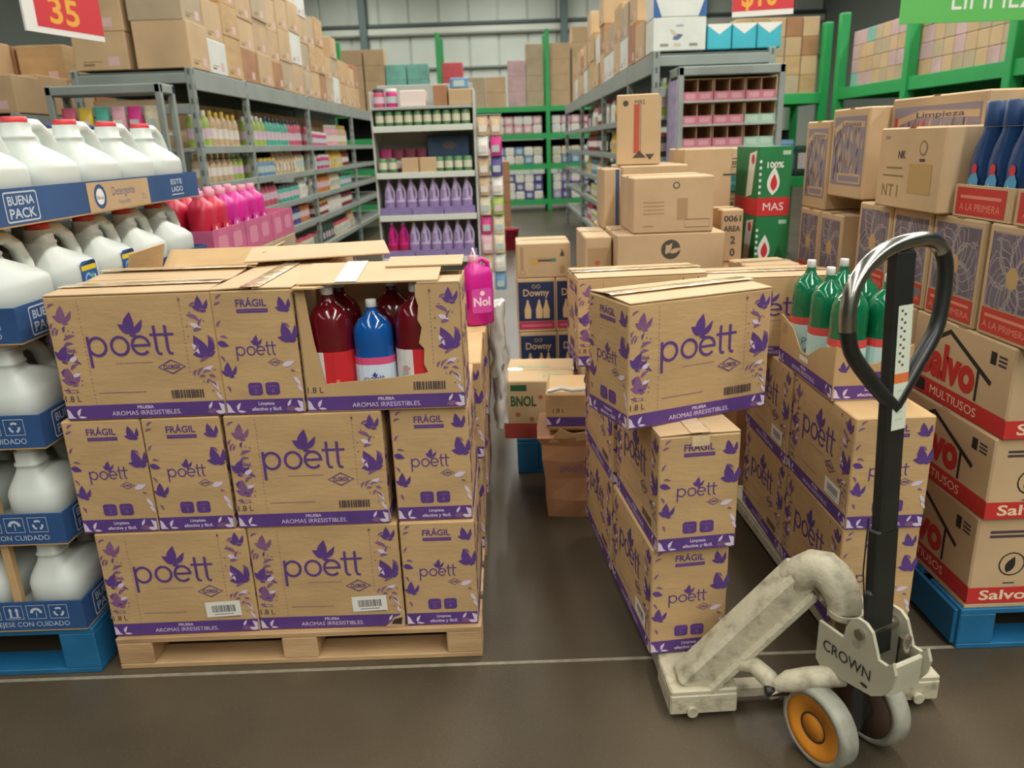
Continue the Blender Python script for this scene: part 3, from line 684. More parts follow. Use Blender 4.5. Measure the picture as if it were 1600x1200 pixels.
TM = [BLUE_CARD, KRAFT_PALE, mat('pale_blue_print','bcc6d4',.6), WHITE_INK, mat('blue_grey_print','5a6a86',.6)]
ME_TPS, ME_TPF = tray_print_side().mesh('side_print', TM), tray_print_front().mesh('front_print', TM)
TX0, TX1, TY0, TY1 = -1.94, -1.203, 1.855, 3.13
for i, z in enumerate(TZ):
    t = thing('carton_tray', 'blue printed carton tray holding white jugs, %s tier of the left stack' % TN[i], 'tray', (0,0,z), 0, 'blue trays of white jugs')
    hh = .092
    put('tray_base', MB().box(TX0,TX1,TY0,TY1,0,.004).mesh('tray_base',[KRAFT_IN]), t)
    for nm, (a,b,c,d) in (('side_wall',(TX1-.005,TX1,TY0,TY1)),('side_wall',(TX0,TX0+.005,TY0,TY1)),('end_wall',(TX0+.005,TX1-.005,TY0,TY0+.005)),('end_wall',(TX0+.005,TX1-.005,TY1-.005,TY1))):
        put(nm, MB().box(a,b,c,d,.004,hh).mesh(nm,[BLUE_CARD]), t)
    put('side_print', ME_TPS, t, M=on_face((TX1,TY0,0),(0,1,0),(0,0,1)))
    put('front_print', ME_TPF, t, M=on_face((TX1-.70,TY0,0),(1,0,0),(0,0,1)))
    if i < 4:
        for px in (-1.387,):
            put('corner_post', MB().cbox(px-.011,px+.011,TY0+.012,TY0+.034,.004,TZ[i+1]-z-.001,.002).mesh('corner_post',[KRAFT]), t)
    for cx, xx in enumerate((-1.294, -1.480, -1.660, -1.838)):
        for r in range(5):
            if cx > 0 and r > (4 if i == 4 else 2): continue
            lab = 'white plastic jug, %s tier, %s from the front, %s' % (TN[i], ORD[r], ('aisle side','second column in','third column in','innermost column')[cx])
            j = thing('plastic_jug', lab, 'jug', (xx, TY0+.131+.247*r, z+.0045), 0, GJ)
            put('jug_body', ME_JUG, j); put('jug_cap', CAPS[min(cx, 1) if i in (3,4) else 2], j, (0,-.062,.2475))
            if i == 3 and cx == 0 and r in (1,2): put('jug_label', ME_JL, j, M=on_face((.0795,-.03,.064),(0,1,0),(0,0,1),.001))

# ------------------------------------------------------------------ plain and printed cartons
def carton(label, x0, x1, y0, y1, z0, z1, m=KRAFT_TAN, yaw=0, prints=(), group=None, name='cardboard_box', flaps=0, tape=True, cat='box'):
    hx, hy, h = (x1-x0)/2, (y1-y0)/2, z1-z0
    if not (tape or prints or flaps):
        return tag(put(name, MB().cbox(-hx,hx,-hy,hy,0,h,.005).mesh(name,[m]), None, ((x0+x1)/2, (y0+y1)/2, z0), R(yaw)), label, cat, group)
    t = thing(name, label, cat, ((x0+x1)/2, (y0+y1)/2, z0), R(yaw), group)
    put('carton_body', MB().cbox(-hx,hx,-hy,hy,0,h,.005).mesh('carton_body',[m]), t)
    if tape: put('packing_tape', MB().box(-hx-.0006,hx+.0006,-.02,.02,h+.0003,h+.001).mesh('packing_tape',[TAPE]), t)
    fm = face_mats(hx, hy)
    fm['top'] = on_face((-hx,-hy,h),(1,0,0),(0,1,0),.0012)
    for f, k, mats in prints: put('printed_face', k if isinstance(k, bpy.types.Mesh) else k.mesh('printed_face', mats), t, M=fm[f])
    if flaps:
        for s in (-1,1):
            put('top_flap', MB().cbox(-hx,hx,0,min(hy,.14),0,.004,.001).mesh('top_flap',[m]), t, M=Matrix.Translation((0,s*hy,h)) @ Matrix.Rotation(0 if s < 0 else R(180),4,'Z') @ Matrix.Rotation(R(flaps),4,'X'))
    return t
# red-lettered cartons
def salvo_side(w, h):
    k = Ink()
    k.rect(0,.003,w,.055,0); k.text('MULTIUSOS', w*.5, .016, .026, 2, 'c', .02, w*.48); k.rrect(w*.06,.01,w*.2,.048,.006,1)
    k.text('Salvo', w*.40, .075, .100, 0, 'c', .05, w*.58)
    k.stroke([(w*.10,h*.60),(w*.40,h*.90),(w*.83,h*.52)], .014, 1); k.rect(w*.70,.06,w*.722,h*.62,1); k.rect(w*.09,.06,w*.105,h*.55,1)
    k.rect(w*.80,h*.74,w*.85,h*.88,1); 
    for i in range(3): k.rect(w*.87,h*(.75+.045*i),w*.94,h*(.775+.045*i),3)
    return k
def salvo_end(w, h):
    k = Ink(); k.rect(0,.003,w,.052,0); k.text('Salvo', w*.27, .014, .030, 2, 'c', .02, w*.36); k.text('MULTIUSOS', w*.73, .018, .018, 2, 'c', .02, w*.34)
    for cx in (.30,.70):
        k.disc(w*cx,h*.47,.036,None,1); k.disc(w*cx,h*.47,.032,None,4); k.petal(w*cx-.012,h*.47-.026,.052,.026,70,1); k.rect(w*cx-.016,h*.24,w*cx+.016,h*.255,3)
    for i in range(2): k.rect(w*.10,h*(.78+.05*i),w*.90,h*(.81+.05*i),3)
    return k
SM = [RED_INK, BLACK_INK, mat('cream_ink','e6d3b2',.6), INK, KRAFT_TAN]
for c, (y0, y1) in enumerate(((1.835, 2.315), (2.322, 2.800))):
    for i, (z0, z1) in enumerate(((.140,.402),(.403,.634),(.635,.876))):
        ps = (('left', salvo_side(y1-y0, z1-z0), SM), ('front', salvo_end(.36, z1-z0), SM))
        off = (0,.004,.012)[i]
        carton('brown carton with red lettering and house outline, %s of its stack, %s' % (('bottom','middle','top')[i], ('front stack','stack behind')[c]), 1.238+off, 1.598+off, y0-.01*i, y1-.01*i, z0, z1, KRAFT_TAN, 0, ps, 'red-lettered cartons on the blue pallet', 'lettered_carton')
# purple flower cartons
FLOWER = mat('dusty_purple_ink','786d78',.65,col2='62575e',scale=14)
def flower(w, h, seed):
    k = Ink(); q = random.Random(seed)
    k.rect(.018,.078,w-.018,h-.018,0)
    cx, cy = w*.5, h*.56
    for i in range(44):
        a = i*8.2+q.uniform(-4,4); r0 = .022; r1 = .07+.10*q.random()
        p = [(cx+r*math.cos(R(a+18*math.sin(r*60+i))), cy+r*1.25*math.sin(R(a+18*math.sin(r*60+i)))) for r in [r0+(r1-r0)*j/5 for j in range(6)]]
        p = [(min(max(x,.02),w-.02), min(max(y,.08),h-.02)) for x, y in p]
        k.stroke(p, .0026, 1)
    k.disc(cx,cy,.024,.028,2)
    k.rect(.014,.012,w-.014,.075,3); k.text('A LA PRIMERA', w/2, .024, .018, 4, 'c', .02, w-.05); k.rect(.03,.052,w-.03,.060,4)
    return k
FMT = [FLOWER, mat('pale_mauve_line','ab9a94',.6), mat('tan_flower_heart','c4a06a',.6), mat('brick_red_ink','c23f30',.6), mat('salmon_ink','e08a72',.6)]
for i, (y0, y1) in enumerate(((1.760,1.995),(2.010,2.262),(2.272,2.505),(2.515,2.750),(2.880,3.085),(3.095,3.300))):
    carton('tall carton with purple flower print and red band, %s from the near end' % ORD[i], 1.250, 1.50, y0, y1, .8775 if i < 4 else .815, 1.166 if i < 4 else 1.106, KRAFT_TAN, 0, (('left', flower(y1-y0, .288, i), FMT),), 'flower-printed cartons on the red-lettered ones', 'flower_carton')
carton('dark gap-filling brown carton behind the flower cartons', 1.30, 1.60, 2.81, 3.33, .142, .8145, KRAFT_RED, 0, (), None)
carton('plain brown support carton far back on the blue pallet', 1.52, 1.90, 1.80, 3.2, .878, 1.16, KRAFT_TAN)
carton('plain brown base carton beside the red-lettered stacks', 1.62, 2.2, 1.85, 2.9, .14, .877, KRAFT_TAN)
# cartons with loaf-like brown print
LOAF = [mat('brown_violet_ink','6f5c5a',.65,col2='94795e',scale=30), mat('dark_violet_ink','443c58',.6), KRAFT_PALE, mat('grey_lilac_ink','8a7f88',.6), RED_INK]
def loaf(w, h):
    k = Ink(); x0, x1, y0, y1 = .022, w-.022, .045, h-.028; q = random.Random(4)
    k.rect(x0,y0,x1,y1,3)
    for i in range(60):
        x = x0+.006+(x1-x0-.02)*q.random(); y = y0+.01+(y1-y0-.07)*q.random(); l = min(.05, y1-.03-y)
        k.petal(x, y, l, .010, q.uniform(72,100), q.choice((0,0,1,2,2,3)), .08)
    k.stroke([(x0+.006,y1-.05),(w*.35,y1-.022),(x1-.006,y1-.030)], .020, 2); k.text('Limpieza', w*.56, y1-.034, .016, 1, 'c', .015, w*.5)
    k.stroke([(w*.30,y1-.06),(w*.22,h*.62),(w*.16,h*.52),(w*.20,h*.36),(w*.14,y0+.02)], .006, 1)
    k.rect(w*.26,y0+.008,x1-.008,y0+.042,2); k.rect(w*.30,y0+.014,x1-.02,y0+.034,3)
    return k
for i, (y0, y1, z0, z1) in enumerate(((3.090,3.330,1.107,1.445),(2.770,3.075,1.168,1.482))):
    carton('tall carton with violet and brown picture panel, %s' % (('beside the green cartons','nearer of the two upright ones')[i]), 1.262, 1.52, y0, y1, z0, z1, KRAFT_TAN, 0, (('left', loaf(y1-y0, z1-z0), LOAF),), 'picture-panel cartons on top', 'picture_carton')
for i, (y0, y1, z1) in enumerate(((2.22,2.76,1.500),(1.80,2.19,1.520))):
    k = loaf(y1-y0, .33); k.petal(.05,.12,.05,.03,70,4); k.petal(.09,.09,.05,.03,40,1); k.rect(.03,.20,.05,.27,4); [k.petal(.06+.035*i,.195+.006*i,.055,.016,62,4) for i in range(5)]
    carton('wide picture-panel carton behind the %s on top of right pile' % (('plain carton','blue bottles')[i]), 1.332+.12*i, 1.66+.06*i, y0, y1, 1.168, z1, KRAFT_TAN, 0, (('left', k, LOAF),), 'picture-panel cartons on top', 'picture_carton')
k = Ink(); k.text('NK', .15, .150, .022, 0, 'c', .03); k.rect(.06,.118,.16,.124,1); k.rect(.04,.095,.17,.100,1)
for i, c in enumerate('NTI'): k.text(c, .06+.04*i, .035, .038, 1, 'c', .01)
k.disc(.27,.18,.022,None,1); k.disc(.27,.18,.016,None,2); k.rect(.255,.142,.285,.150,0); k.rect(.20,.05,.33,.135,3); k.text('ESTE', .05,.205,.010,1,'c')
carton('plain brown carton with small black print in front of the picture cartons', 1.218, 1.328, 2.200, 2.580, 1.1685, 1.408, KRAFT_TAN, 0, (('left', k, [INK, mat('faded_print_ink','8a744a',.6), KRAFT_TAN, mat('tan_print_block','b3945c',.6)]),), None, 'cardboard_box')
# red tray of blue bottles
def red_tray(label, y0, y1):
    t = thing('carton_tray', label, 'tray', (1.255, y0, 1.1685), 0, 'red printed trays of blue bottles'); d = y1-y0
    put('tray_base', MB().box(0,.185,0,d,0,.004).mesh('tray_base',[KRAFT_TAN]), t)
    for a in ((0,.005,0,d),(.180,.185,0,d),(.005,.180,0,.005),(.005,.180,d-.005,d)): put('tray_wall', MB().box(*a,.004,.085).mesh('tray_wall',[KRAFT_TAN]), t)
    k = Ink(); k.rect(.012,.006,d-.03,.078,0); k.text('A LA PRIMERA', d/2-.01, .018, .020, 1, 'c', .02, d-.08); k.rect(.03,.050,d-.05,.058,1); 
    put('tray_print', k.mesh('tray_print',[RED_INK, MATS['salmon_ink']]), t, M=on_face((0,d,0),(0,-1,0),(0,0,1)))
red_tray('red printed tray holding tall blue bottles, beside the plain carton', 1.925, 2.185); red_tray('red printed tray of blue bottles at the right edge', 1.66, 1.915)
BLUE_BOT = mat('slate_blue_plastic','1f4577',.3,coat=.3,var=.15,scale=10)
def blue_bottle():
    m = MB().loft([(0,.034,.040,0,0),(.006,.038,.045,0,0),(.13,.038,.045,0,0),(.165,.034,.040,0,-.004),(.20,.028,.030,0,-.016),(.215,.028,.028,0,-.020)],16,0,2.6)
    m.tube([(0,.0,.20),(0,.026,.19),(0,.036,.15),(0,.034,.11)],.010,8)
    return m.mesh('bottle_body',[BLUE_BOT])
ME_BB = blue_bottle(); ME_BC = MB().lathe([(.032,0),(.032,.055),(.028,.060)],16).mesh('bottle_cap',[mat('navy_screw_cap','1b3c68',.4)])
k = Ink(); k.poly([(0,.0),(.07,0),(.07,.06),(.05,.085),(.02,.06)],0); k.disc(.045,.085,.013,None,1); 
for i in range(8): k.petal(.008+.007*i,.012+.006*(i % 3),.03,.008,60+10*i,2 if i % 2 else 3)
ME_BL = k.mesh('bottle_label',[mat('sky_label','4f9bc9',.4), mat('red_dot_label','d83040',.4), WHITE_INK, mat('leafy_label','6f9a58',.4)])
for ti, y0 in enumerate((1.94, 1.675)):
    for i in range(3):
        for c in range(2):
            b = thing('softener_bottle', 'tall slate blue bottle, %s from the far end of the %s red tray, %s' % (ORD[i], ('left','right')[ti], ('front row','back row')[c]), 'bottle', (1.305+.082*c, y0+.197-.081*i, 1.173), 0, 'tall blue bottles in red trays')
            b.scale = (1,.88,1.06); put('bottle_body', ME_BB, b); put('bottle_cap', ME_BC, b, (0,-.020,.2155)); put('bottle_label', ME_BL, b, M=on_face((-.0388,.035,.03),(0,-1,0),(0,0,1),.0008))
# cut-down tray of green bottles on the right fork
t = thing('carton_tray', 'cut-down purple-printed carton holding six green bottles in clear wrap', 'tray', (.957, 2.142, q3+.0008), R(90), GR)
put('tray_base', MB().box(-L/2,L/2,-Wd/2,Wd/2,0,.004).mesh('tray_base',[KRAFT_IN]), t)
def low_wall(w, hh, dip):
    return [(0,0),(w,0),(w,hh),(w*.75,hh*.8),(w*.55,dip),(w*.42,dip),(w*.25,hh*.85),(0,hh)]
for f, w, dd in (('front',L,.075),('back',L,.075),('left',Wd,.10),('right',Wd,.10)):
    wl_ = put('tray_wall', MB().prism(low_wall(w,.15,dd), -.004, 0).mesh('tray_wall',[KRAFT]), t, M=FM[f])
    k = Ink(); band(k, w, w > .3)
    if w > .3: [k.rect(.02,.10+.008*i,.06,.1015+.008*i,3) for i in range(4)]; k.rrect(.17,.052,.235,.066,.004,4)
    else: k.butterfly(.025,.08,.022); k.butterfly(w-.03,.1,.02); k.rrect(.105,.052,.135,.078,.006,0)
    put('tray_print', k.mesh('tray_print',PM), wl_, (0,0,.0007))
for c in range(2):
    for r in range(3):
        bottle('green', 'green cleaner bottle with white cap, %s row of the cut-down tray, %s' % (('front','middle','back')[r], ('handle side','gap side')[1-c]), .909+.0985*c, 2.000+.141*r, q3+.0052, R(-6+5*c), 'green bottles in the cut-down tray').scale = (.82, .98, 1.02)

# ------------------------------------------------------------------ boxes between and behind the fork stacks
k1 = Ink(); k1.disc(.21,.328,.038,None,0); k1.petal(.19,.31,.05,.02,60,2); k1.petal(.205,.315,.05,.018,20,2); k1.rect(.19,.322,.20,.345,2); k1.rect(.13,.262,.30,.268,1)
for i in range(3): k1.rect(.17,.225-.018*i,.26,.231-.018*i,1)
EM = [mat('charcoal_emblem_ink','4b443b',.65), mat('faint_brown_print','a88a62',.7), KRAFT_PALE, mat('dull_red_print','b4543c',.65), mat('blue_tape_strip','3a5578',.4), mat('dull_green_print','4f7f5c',.65)]
carton('large brown box with round dark emblem behind the fork stacks', .43, .85, 3.0, 3.36, .66, 1.05, KRAFT_PALE, 0, (('front', k1, EM),))
carton('plain brown box under the large emblem box', .435, .845, 3.0, 3.36, 0, .659, KRAFT_TAN)
k2 = Ink(); k2.disc(.165,.178,.013,None,0); k2.disc(.165,.178,.009,None,2)
for i in range(4): k2.rect(.04,.115-.014*i,.12,.119-.014*i,1)
k2.rect(.17,.05,.21,.13,1); k2.stroke([(.20,.02),(.295,.02),(.295,.05),(.20,.05)],.002,0,True); k2.rect(.04,.025,.08,.03,1)
carton('brown box with small outlined rectangle on top of the emblem box', .49, .80, 3.0, 3.32, 1.0512, 1.262, KRAFT_PALE, 0, (('front', k2, EM),))
k3 = Ink(); k3.rect(.010,.02,.098,.25,1); k3.disc(.05,.19,.010,None,3); k3.rect(.03,.06,.098,.085,3)
carton('small brown box with red print beside the emblem box', .316, .424, 3.10, 3.48, .74, 1.035, KRAFT_PALE, 0, (('front', k3, EM),))
carton('plain brown box under the small red-printed box', .316, .424, 3.10, 3.48, 0, .739, KRAFT_TAN)
carton('plain brown box behind the emblem box', .43, .855, 3.37, 3.80, 0, 1.03, KRAFT_TAN)
k4 = Ink(); k4.rect(.052,.0,.068,.25,4)
carton('narrow upright box with dark blue strip leaning by the tall box', .425, .50, 3.38, 3.62, 1.0312, 1.285, KRAFT_PALE, 0, (('front', k4, EM),))
k5 = Ink(); k5.rect(.03,.05,.10,.055,1); k5.rect(.18,.20,.24,.208,0)
carton('brown box under the tall upright box', .510, .795, 3.42, 3.78, 1.0312, 1.292, KRAFT_PALE, 0, (('front', k5, EM),))
k6 = Ink(); k6.rect(.075,.05,.10,.25,3); k6.stroke([(.105,.05),(.105,.25)],.002,0); k6.disc(.04,.255,.012,None,0); k6.text('MRS', .10, .25, .018, 0, 'c', .02); k6.poly([(.07,.03),(.13,.03),(.10,.06)],0); k6.poly([(.125,.045),(.165,.045),(.145,.02)],0)
carton('tall upright brown box with red strip on top of the middle pile', .520, .700, 3.48, 3.70, 1.2935, 1.585, KRAFT_TAN, -14, (('front', k6, EM),))
carton('square brown box right of the tall upright box', .81, 1.03, 3.58, 3.90, 1.0312, 1.352, KRAFT_PALE, 0, (('front', k5, EM),))
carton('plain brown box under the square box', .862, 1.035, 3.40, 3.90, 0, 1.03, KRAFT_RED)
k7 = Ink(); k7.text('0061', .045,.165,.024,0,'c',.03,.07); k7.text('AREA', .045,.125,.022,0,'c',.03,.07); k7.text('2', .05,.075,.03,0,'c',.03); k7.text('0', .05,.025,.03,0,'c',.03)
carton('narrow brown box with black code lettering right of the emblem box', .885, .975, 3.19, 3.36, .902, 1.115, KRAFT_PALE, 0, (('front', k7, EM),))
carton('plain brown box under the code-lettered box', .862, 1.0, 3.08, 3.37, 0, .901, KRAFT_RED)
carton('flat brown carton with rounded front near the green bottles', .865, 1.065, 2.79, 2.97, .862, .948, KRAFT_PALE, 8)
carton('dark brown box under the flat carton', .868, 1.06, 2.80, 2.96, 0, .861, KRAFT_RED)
k8 = Ink(); k8.rect(0,.0,.19,.085,0); k8.text('aroma', .10,.03,.022,1,'c',.02,.09); k8.stroke([(.02,.115),(.15,.115),(.15,.155),(.02,.155)],.004,2,True); k8.text('ABIERTO', .085,.125,.018,2,'c',.02,.11); k8.text('arriba', .05,.170,.014,2,'c',.02)
TLM = [mat('teal_print_band','2f7f84',.6), mat('pale_teal_print','86b4ae',.6), BLACK_INK]
carton('brown box with teal band behind the green cartons', 1.055, 1.250, 3.92, 4.2, 1.14, 1.345, KRAFT_TAN, 0, (('front', k8, TLM),))
carton('brown box with black print under the teal-banded one', 1.06, 1.25, 3.93, 4.2, .70, 1.139, KRAFT_TAN, 0, (('front', (lambda k: (k.stroke([(.02,.36),(.13,.36),(.13,.40),(.02,.40)],.004,2,True), k.text('ABIERTO',.075,.368,.018,2,'c',.02,.09), k)[-1])(Ink()), TLM),))
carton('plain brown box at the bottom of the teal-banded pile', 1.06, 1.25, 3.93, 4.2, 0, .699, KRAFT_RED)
PINE = [mat('pine_green_ink','1f7a44',.55), mat('bright_red_ink','c92f33',.55), WHITE_INK, mat('pale_mint_ink','a9c8ae',.55), mat('deep_green_ink','145a30',.55)]
def pine(w, h, mas):
    k = Ink(); k.rect(0,0,w,h,0); k.rect(0,0,w,h*.27,1)
    if mas: k.text('MAS', w/2, h*.08, .034, 2, 'c', .03, w*.62)
    k.text('100%', w*.5, h*.70, .024, 2, 'c', .03, w*.5) if mas else k.petal(w*.75,h*.05,h*.5,.05,90,4)
    k.petal(w*.28 if not mas else w*.45, h*.30, h*.42, .055, 88, 2); k.petal(w*.30 if not mas else w*.47, h*.36, h*.25, .030, 88, 1)
    for i in range(6): k.rect(w*.02, h*(.32+.09*i), w*.09, h*(.36+.09*i), 2)
    k.rect(w*.70,h*.88,w*.94,h*.94,3)
    return k
def pine_side(w, h):
    k = Ink(); k.rect(0,0,w,h,0); k.rect(0,0,w,h*.25,1); k.poly([(w*.5,h*.25),(w*.75,h*.3),(w*.9,h*.95),(w*.6,h*.9)],2); k.disc(w*.75,h*.82,.022,None,1); return k
for i, (z0, z1) in enumerate(((.775,1.060),(1.0615,1.352))):
    carton('green and red printed carton, %s' % (('lower one beside flower cartons','upper one below the pink display')[i]), 1.10, 1.243, 3.42, 3.75, z0, z1, PINE[0], 0, (('front', pine(.143, z1-z0, i), PINE), ('left', pine_side(.33, z1-z0), PINE)), 'green and red cartons', 'green_carton', 0, False)
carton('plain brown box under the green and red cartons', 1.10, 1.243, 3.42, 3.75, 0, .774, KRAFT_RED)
# navy cartons on the aisle floor
def downy(w):
    k = Ink(); k.rect(.006,.06,w-.006,.270,0); k.rect(.006,.016,w-.006,.058,1); k.text('Downy', w/2, .195, .038, 2, 'c', .01, w*.68); k.rect(.02,.03,w-.02,.042,3)
    for d in (-3,3): k.arc(w/2+d*.004,.245,.009,0,360,.002,2,10)
    for x in (w*.27, w*.57, w*.76): k.poly([(x-.016,.075),(x+.016,.075),(x+.018,.12),(x+.006,.160),(x+.004,.175),(x-.004,.175),(x-.006,.160),(x-.018,.12)],2)
    return k
DM = [NAVY, mat('magenta_red_ink','b0304f',.6), mat('tan_bare_print','cfae7c',.65), mat('dusty_pink_ink','c9627a',.6)]
pallet('small blue pallet under the navy cartons in the aisle', 0.03, .47, 3.99, 4.40, .145, BLUE_WOOD, 'pallets', 4, False)
for r, z in enumerate((.146, .436)):
    for c in range(2):
        carton('navy printed carton with bottle shapes, %s row, %s' % (('lower','upper')[r], ('left','right')[c]), .050+.203*c+.006*(1-r), .250+.203*c+.006*(1-r), 4.0, 4.32, z, z+.289, KRAFT_TAN, 0, (('front', downy(.20), DM),), 'navy cartons in the aisle', 'navy_carton')
k = Ink(); k.rect(.02,.03,.035,.16,1); k.disc(.03,.03,.014,None,1); k.disc(.03,.03,.011,None,2); k.rect(.07,.075,.12,.092,4); k.rect(.11,.085,.20,.095,0); k.rect(.18,.082,.205,.10,5); k.poly([(.225,.11),(.25,.11),(.238,.15)],0); k.rect(.225,.02,.25,.06,1); k.rect(.07,.10,.20,.103,1)
carton('brown box with pencil-like print on top of the navy cartons', .052, .332, 4.0, 4.3, .726, .906, KRAFT_PALE, 0, (('front', k, EM[:4]+[mat('yellow_print','c9a236',.6), EM[5]]),))
# box with green code lettering in the aisle
pallet('small blue pallet under the green-lettered box in the aisle', .02, .29, 3.14, 3.62, .165, BLUE_WOOD, 'pallets', 4, False)
BN = [mat('dark_green_lettering','1d5a37',.6), mat('faded_red_print','a8443a',.65), mat('pale_green_stamp','8fb98a',.65), mat('rust_print','b3643f',.65)]
k = Ink(); k.rect(.0,.0,.303,.07,1); k.text('BNOL', .085, .150, .045, 0, 'c', .03, .11); k.text('1956', .255, .215, .026, 0, 'c', .03, .075); k.rect(.03,.218,.10,.245,0); k.text('G', .205,.08,.028,1,'c',.03)
for x, y in ((.16,.19),(.22,.16),(.06,.11),(.12,.09),(.25,.12)): k.disc(x,y,.010,None,3,8)
kt = Ink(); kt.text('ESTE LADO', .12,.20,.03,2,'c',.03,.14); kt.text('1956', .22,.06,.04,2,'c',.03)
carton('brown box with dark green code lettering and red base in the aisle', -.018, .285, 3.14, 3.50, .1655, .428, KRAFT_TAN, -5, (('front', k, BN), ('top', kt, BN)))
# crushed cartons beside the left fork stack
def crushed():
    m = MB(); q = random.Random(2); rs = []
    for z, s, dx in ((0,1,0),(.08,1.02,.002),(.16,.99,-.004),(.24,1.03,-.010),(.30,.96,-.016),(.335,1.02,-.03)):
        rs.append([(sx*.105*s+dx+q.uniform(-.006,.006), sy*.14*s+q.uniform(-.006,.006), z+q.uniform(-.008,.008)*(z > 0)) for sx, sy in ((-1,-1),(0,-1.03),(1,-1),(1.03,0),(1,1),(0,1),(-1,1),(-1.02,0))])
    m.rings(rs, 0, False); return m.mesh('carton_body',[KRAFT_RED])
t = thing('crushed_box', 'crushed reddish brown box on the floor beside the left fork stack', 'box', (.238, 2.85, 0), R(-4))
put('carton_body', crushed(), t); put('torn_flap', MB().prism([(-.09,0),(.09,.01),(.07,.05),(.0,.035),(-.05,.06)],0,.004).mesh('torn_flap',[KRAFT]), t, M=Matrix.Translation((0,-.14,.315)) @ Matrix.Rotation(R(100),4,'X'))
put('printed_face', (lambda k: (k.text('poett', 0,.20,.03,3,'c',0,.10), k)[-1])(Ink()).mesh('printed_face',PM), t, M=on_face((0,-.152,0),(1,0,0),(0,0,1)))
t = thing('crushed_box', 'flattened purple-printed carton marked 1.8 L on top of the crushed box', 'carton', (.238, 2.85, .350), R(-5))
put('carton_body', MB().cbox(-.10,.15,-.12,.12,0,.155,.012).mesh('carton_body',[KRAFT]), t)
k = Ink(); k.rect(.003,.02,.247,.058,0); k.poly([(.003,.055),(.012,.045),(.022,.028),(.003,.026)],1); k.petal(.04,.03,.03,.01,60,1); k.text('1.8 L', .05, .075, .018, 2, 'c', 0, .045)
put('printed_face', k.mesh('printed_face',PM), t, M=on_face((-.10,-.12,0),(1,0,0),(0,0,1)))
put('wrap_film', MB().tube([(-.09,-.125,.16),(-.04,-.128,.175),(.0,-.126,.165),(.05,-.127,.17)],.008,8).mesh('wrap_film',[FILM]), t)

# ------------------------------------------------------------------ behind the wooden pallet: pink jugs and wrap
PINKS = [mat('hot_pink_plastic','d41f8e',.35,var=.12,scale=12), mat('crimson_plastic','c4233f',.35,var=.12,scale=12), mat('magenta_pink_plastic','c8188a',.35,var=.1,scale=12)]
def pink_jug(m):
    b = MB().loft([(0,.044,.056,0,0),(.005,.048,.061,0,0),(.20,.048,.061,0,0),(.225,.042,.052,0,0),(.24,.026,.028,0,-.01),(.252,.019,.019,0,-.014)],18,0,3)
    b.tube([(0,-.01,.245),(0,.02,.262),(0,.045,.245),(0,.05,.20)],.010,8)
    return b.mesh('jug_body',[m])
PJM = [pink_jug(m) for m in PINKS]
ME_PC = MB().lathe([(.019,0),(.020,.002),(.020,.022),(.017,.026)],14).mesh('jug_cap',[mat('pale_pink_cap','e8a0b4',.4)])
ME_PLB = (lambda k: (k.rrect(0,0,.085,.10,.01,0), k.text('Nol', .042,.03,.035,1,'c',.03,.07), k.disc(.045,.08,.010,None,1), k)[-1])(Ink())
PLB = [ME_PLB.mesh('jug_label',[mat('pink_label_%d' % i, c, .45), mat('pale_pink_ink','f0d2dc',.5)]) for i, c in enumerate(('cf2f92','c8303c','d04aa0'))]
def pinkj(label, kind, x, y, z, rz=0, s=1):
    t = thing('detergent_jug', label, 'jug', (x,y,z), rz, 'pink and red detergent jugs'); t.scale = (s,s,s)
    put('jug_body', PJM[kind], t); put('jug_cap', ME_PC, t, (0,-.014,.2515)); put('jug_label', PLB[kind], t, M=on_face((.0485,-.042,.05),(0,1,0),(0,0,1),.001))
    return t
pallet('wooden pallet under the pink-topped cartons behind the white jugs', -2.2, -1.215, 3.25, 4.56, .12, WOOD, 'pallets', 7, False)
GP = [mat('pink_carton_print','c9648a',.6,var=.12,scale=12), mat('green_leaf_stamp','6f9a63',.65), KRAFT_PALE, mat('rose_print','d98aa0',.6)]
for i in range(3):
    y0 = 3.27+.425*i
    k = Ink()
    for x, y in ((.06,.22),(.12,.26),(.20,.20),(.28,.27),(.34,.18),(.16,.10),(.30,.09)): k.petal(x,y,.04,.03,30,1); k.petal(x,y,.03,.02,110,1)
    carton('brown carton with green leaf stamps under a pink tray, %s from the front' % ORD[i], -1.64, -1.222, y0, y0+.415, .60, .953, KRAFT_GREY, 0, (('right', k, GP),), 'leaf-stamped cartons under the pink trays', 'stamped_carton')
    carton('plain brown carton low under the leaf-stamped cartons, %s from the front' % ORD[i], -1.64, -1.222, y0, y0+.415, .121, .599, KRAFT_TAN)
    t = thing('carton_tray', 'pink printed tray of detergent jugs, %s from the front' % ORD[i], 'tray', (-1.64, y0, .9535), 0, 'pink trays behind the white jugs')
    put('tray_base', MB().box(0,.415,0,.415,0,.004).mesh('tray_base',[KRAFT_IN]), t)
    for a in ((0,.005,0,.415),(.41,.415,0,.415),(.005,.41,0,.005),(.005,.41,.41,.415)): put('tray_wall', MB().box(*a,.004,.14).mesh('tray_wall',[GP[0]]), t)
    k = Ink(); k.rrect(.05,.03,.17,.11,.02,3); k.rrect(.24,.04,.36,.11,.02,3)
    put('tray_print', k.mesh('tray_print',GP), t, M=on_face((.415,0,0),(0,1,0),(0,0,1)))
    if i < 2:
        for j in range(3):
            for c in range(2):
                n = i*3+j
                pinkj('%s detergent jug in the pink trays, %s from the front, %s column' % (('crimson','hot pink')[n > 1], ORD[n], ('aisle','inner')[c]), 1 if n < 2 else (0 if n % 2 else 2), -1.285-.115*c, y0+.073+.1345*j, .958, 0, 1.07)
pj = pinkj('single magenta jug with white handle standing behind the torn carton', 2, -.112, 2.86, Z2+H+.0045, R(-70), .92)
